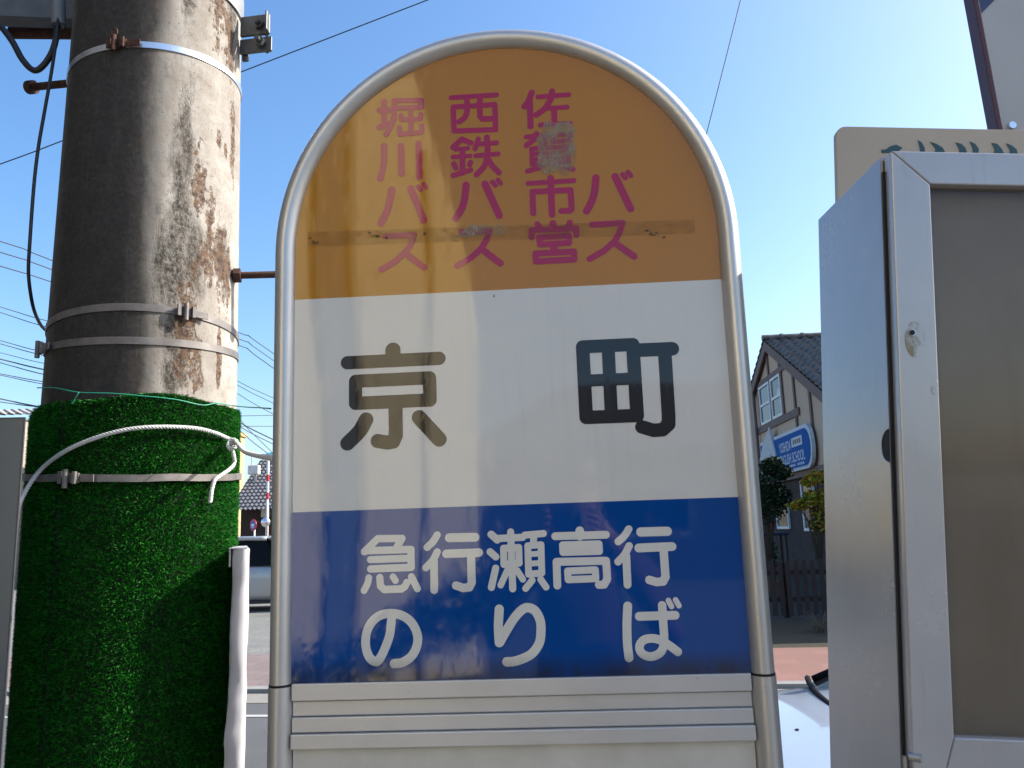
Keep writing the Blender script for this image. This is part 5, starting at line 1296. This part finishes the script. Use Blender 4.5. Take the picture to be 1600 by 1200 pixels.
def rel(x, y, Y, base): return tuple(at(x, y, Y) - np.array(base))
Y = 16.0; bs = at(1204, 900, Y); bs = (bs[0], Y, 0.03)
shrub('dark_shrub', 'dark leafy shrub between the right post of the sign and the school sign', bs, [(rel(1196, 760, Y, bs), (.34, .4, .34)), (rel(1206, 728, Y, bs), (.22, .3, .18)), (rel(1222, 738, Y, bs), (.2, .25, .15)), (rel(1200, 790, Y, bs), (.36, .4, .4)), (rel(1218, 775, Y, bs), (.25, .3, .25)), (rel(1175, 770, Y, bs), (.4, .4, .5))], 3800, .05, M_dleaf, 1.2)
Y = 14.6; bs = at(1283, 900, Y); bs = (bs[0], Y, 0.03)
shrub('autumn_shrub', 'thin shrub of yellow green and orange leaves in front of the dark house wall', bs, [(rel(1278, 745, Y, bs), (.22, .3, .13)), (rel(1266, 752, Y, bs), (.14, .3, .10)), (rel(1272, 775, Y, bs), (.2, .3, .10)), (rel(1262, 785, Y, bs), (.25, .3, .10)), (rel(1248, 790, Y, bs), (.2, .25, .08)), (rel(1285, 800, Y, bs), (.22, .3, .12)), (rel(1280, 818, Y, bs), (.2, .3, .15)), (rel(1300, 770, Y, bs), (.25, .3, .3))], 1500, .05, M_oleaf, 1.2)
# dry tuft at the fence
bs = at_z(1284, 988, 0.034); o = thing('dry_tuft', 'tuft of dry twiggy grass at the foot of the picket fence', 'grass tuft', tuple(bs))
b = MB()
for k in range(46):
    a = RNG.uniform(0, 6.28); l = RNG.uniform(.18, .42); e = RNG.uniform(.2, 1.3)
    d = V(math.cos(a) * math.cos(e), math.sin(a) * math.cos(e), math.sin(e))
    b.tube(smooth_path([V(0, 0, .0), d * l * .6, d * l + V(0, 0, -.04)], 3), .004, 4)
b.build('stems', simple('dry_straw', (0.10, 0.085, 0.06), 0.9), o)
# plant tub with a red flower, and a low blue bench by the house wall
p = at(1206, 836, 17.0); tub = thing('flower_tub', 'small tub with a single red flower by the dark house wall', 'flower pot', (p[0], 17.0, 0.03))
b = MB(); b.lathe([(.13, 0), (.17, .28), (.18, .30), (.15, .30), (.14, .26)], (0, 0, 0), 16); b.build('pot', simple('terracotta', (0.22, 0.10, 0.06), 0.8), tub, smooth=True, autosmooth=40)
zf = at(1206, 822, 17)[2] - .03
b = MB(); b.tube([V(0, 0, .28), V(.01, 0, zf)], .012, 6); leaf_cloud(b, [((0, 0, .6 * zf), (.10, .1, .25 * zf))], 80, .05, RNG); b.build('stem', M_dleaf, tub)
b = MB(); b.lathe([(.02, -.04), (.06, 0), (.05, .06), (.015, .05)], (0.01, 0, zf), 12); b.build('flower', simple('red_petal', (0.42, 0.06, 0.07), 0.6), tub, smooth=True)
p = at(1210, 832, 16.6); bn = thing('blue_bench', 'low dark blue bench by the house wall, behind the picket fence', 'bench', (p[0], 16.6, 0.03))
zz_ = p[2] - .03
b = MB(); b.box((-.5, -.2, zz_ - .06), (.22, .2, zz_)); b.build('seat', simple('dark_blue_paint', (0.01, 0.02, 0.07), 0.6), bn, bevel=.01)
for xx in (-.44, .16):
    for yy in (-.16, .16):
        b = MB(); b.box((xx - .025, yy - .025, 0), (xx + .025, yy + .025, zz_ - .061)); b.build('leg', M_black, bn)

# ------------------------------------------------------------------ what stands behind the photographer (mirrored in the sign)
def bbox_thing(name, label, loc, rz):
    return thing(name, label, 'building', loc, rz)
bh = bbox_thing('beige_building', 'tall beige building behind the camera, mirrored in the left half of the sign', (-1.1, -6.0, 0), math.radians(-42))
M_bw = simple('pale_wall_tile', (0.88, 0.76, 0.50), 0.6, 0, 0.04, 2)
b = MB(); b.prism([(-3.2, 0), (0, 0), (0, 3.3), (-.10, 3.9), (-.28, 4.6), (-.55, 5.4), (-.95, 6.4), (-1.6, 7.6), (-3.2, 8.5)], -6, 0); b.build('wall', M_bw, bh)
b = MB(); b.box((-1.62, .003, 0), (-1.38, .06, 7.5)); b.build('grey_strip', simple('blue_grey_strip', (0.16, 0.19, 0.24), 0.7), bh)
M_tanpipe = simple('tan_pipe', (0.45, 0.38, 0.26), 0.6)
for xa_, xb_, zt_2 in ((-1.33, -1.27, 7.4), (-.62, -.57, 5.1)):
    b = MB(); b.box((xa_, .003, 0), (xb_, .045, zt_2)); b.build('downpipe', M_tanpipe, bh)
for zz_ in (1.0, 4.2):
    b = MB(); b.box((-3.1, .004, zz_), (-2.3, .05, zz_ + 1.4)); w = b.build('window', M_wframe, bh); b = MB(); b.box((-3.0, .0505, zz_ + .1), (-2.4, .06, zz_ + 1.3)); b.build('pane', M_wpane, w)
hg = thing('shadow_hedge', 'dark foliage added behind the camera, standing for the shadow at the foot of the beige building', 'shadow stand-in', (-2.2, -4.6, 0))  # added to stand for the shadow mirrored low on the wall
b = MB(); leaf_cloud(b, [((-.9 + .24 * k, .1 - .2 * k, .32 + (.03 * max(0, k - 4)) ** 1.0 * 3.2), (.34, .34, .33 + .035 * max(0, k - 4))) for k in range(9)], 5200, .07, RNG); b.build('foliage', M_dleaf, hg)
b = MB()
for k in range(9): b.tube([V(-.9 + .24 * k, .1 - .2 * k, 0), V(-.9 + .24 * k, .1 - .2 * k, .4)], .02, 6)
b.build('stems', M_bark, hg)
rh = bbox_thing('tiled_house', 'low tiled house behind the camera, mirrored on the white band', (0.6, -15, 0), 0)
b = MB(); b.box((-3.2, -6, 0), (5.2, 0, 2.9)); b.build('wall', simple('brown_house_wall', (0.14, 0.11, 0.085), 0.8), rh)
b = MB()
b.add([(-3.9, .7, 2.75), (5.9, .7, 2.75), (3.4, -3, 4.6), (-1.4, -3, 4.6), (-3.9, -6.7, 2.75), (5.9, -6.7, 2.75)], [(0, 1, 2, 3), (3, 2, 5, 4), (0, 3, 4), (1, 5, 2)]); b.build('roof', M_tile, rh)
b = MB(); b.box((-1.5, .004, .9), (1.2, .05, 2.1)); w = b.build('window', M_wframe, rh); b = MB(); b.box((-1.4, .0505, 1.0), (1.1, .06, 2.0)); b.build('pane', M_wpane, w)

sh = thing('shade_block', 'unseen dark block added left of the frame to shade the turf, pole and sign', 'light blocker', (-2.9, 0.3, 0))  # added out of view to cut the sky light from the left
b = MB(); b.box((-4.2, -1.4, 0), (-1.75, 2.1, 3.6)); b.build('wall', simple('dark_blocker_grey', (0.030, 0.031, 0.033), 0.85, 0, 0.35, 5, 0.3, stretch=(8, 8, 1)), sh, world=True)
b = MB(); b.prism([(-4.4, 3.55), (-1.62, 3.605), (-1.62, 3.70), (-3.0, 4.3), (-4.4, 3.70)], -1.6, 2.25); b.build('roof', M_tile, sh, world=True)
# the photographer, seen only as a dim reflection in the blue band
per = thing('person', 'person in a dark purple jacket holding up a camera, mirrored in the blue band', 'person', (0.02, -0.42, 0))
def skin_body():
    J = [('pel', (0, 0, .92), .135), ('wst', (0, 0, 1.06), .125), ('chs', (0, .01, 1.24), .145), ('nk0', (0, .01, 1.38), .085), ('nk1', (0, .03, 1.45), .055), ('hd0', (0, .05, 1.53), .078), ('hd1', (0, .05, 1.62), .085), ('hd2', (0, .045, 1.68), .05)]
    E = [(0, 1), (1, 2), (2, 3), (3, 4), (4, 5), (5, 6), (6, 7)]
    ids = {}
    P = [j[1] for j in J]; R = [j[2] for j in J]
    for s in (-1, 1):
        b0 = len(P)
        P += [(s * .09, 0, .86), (s * .10, .01, .49), (s * .10, -.01, .09), (s * .11, .13, .045)]; R += [.085, .058, .042, .038]
        E += [(0, b0), (b0, b0 + 1), (b0 + 1, b0 + 2), (b0 + 2, b0 + 3)]
        b1 = len(P)
        P += [(s * .17, .01, 1.345), (s * .25, .08, 1.14), (s * .115, .33, 1.40), (s * .078, .375, 1.462)]; R += [.062, .045, .033, .026]
        E += [(3, b1), (b1, b1 + 1), (b1 + 1, b1 + 2), (b1 + 2, b1 + 3)]
        for k, (dz, ln_) in enumerate(((.040, .030), (.022, .036), (.004, .034), (-.014, .028))):
            f0_ = len(P)
            P += [(s * .074, .388, 1.475 + dz * .6), (s * .064, .402, 1.485 + dz), (s * (.064 - ln_ * .6), .404, 1.488 + dz)]; R += [.0085, .0080, .0070]
            E += [(b1 + 3, f0_), (f0_, f0_ + 1), (f0_ + 1, f0_ + 2)]
        t0 = len(P)
        P += [(s * .066, .372, 1.446), (s * .040, .368, 1.452)]; R += [.0095, .008]
        E += [(b1 + 3, t0), (t0, t0 + 1)]
    me = bpy.data.meshes.new('body'); me.from_pydata(P, E, [])
    o = bpy.data.objects.new('body', me); COL.objects.link(o)
    md = o.modifiers.new('skin', 'SKIN'); md.use_smooth_shade = True
    if not me.skin_vertices: 
        bm = bmesh.new(); bm.from_mesh(me); bm.verts.layers.skin.verify(); bm.to_mesh(me); bm.free()
    for i, sv_ in enumerate(me.skin_vertices[0].data):
        sv_.radius = (R[i], R[i]); sv_.use_root = (i == 0)
    o.modifiers.new('sub', 'SUBSURF').render_levels = 2
    o.modifiers['sub'].levels = 2
    dg = bpy.context.evaluated_depsgraph_get(); dg.update()
    m2 = bpy.data.meshes.new_from_object(o.evaluated_get(dg)); bpy.data.objects.remove(o)
    return m2
bm_ = skin_body()
bm_.materials.clear()
M_jack = simple('purple_jacket', (0.085, 0.035, 0.075), 0.8); M_skin = simple('skin', (0.42, 0.24, 0.17), 0.5, 0, .08); M_trs = simple('dark_trousers', (0.03, 0.03, 0.045), 0.8)
for mt in (M_jack, M_skin, M_trs): bm_.materials.append(mt)
for p in bm_.polygons:
    c = p.center
    p.material_index = 2 if c.z < .95 else (1 if c.z > 1.425 else 0); p.use_smooth = True
po = bpy.data.objects.new('body', bm_); COL.objects.link(po); po.parent = per
b = MB(); b.lathe([(.02, .10), (.075, .075), (.094, .02), (.092, -.03), (.07, -.06)], (0, .030, 1.615), 18); b.build('hair', simple('black_hair', (0.012, 0.01, 0.009), 0.5), per, smooth=True)
for s in (-1, 1):
    b = MB(); b.lathe([(.001, -.010), (.008, -.006), (.011, 0), (.008, .006), (.001, .010)], (s * .032, .128, 1.595), 10); b.build('eye', simple('eye', (0.1, 0.08, 0.07), 0.2), per, smooth=True)
cmb = thing('compact_camera', 'small black compact camera held up by the mirrored person', 'camera', (0.0, -0.03, 1.44))
b = MB(); b.box((-.05, -.016, .028), (.05, .008, .088)); b.build('body', M_black, cmb, bevel=.006)
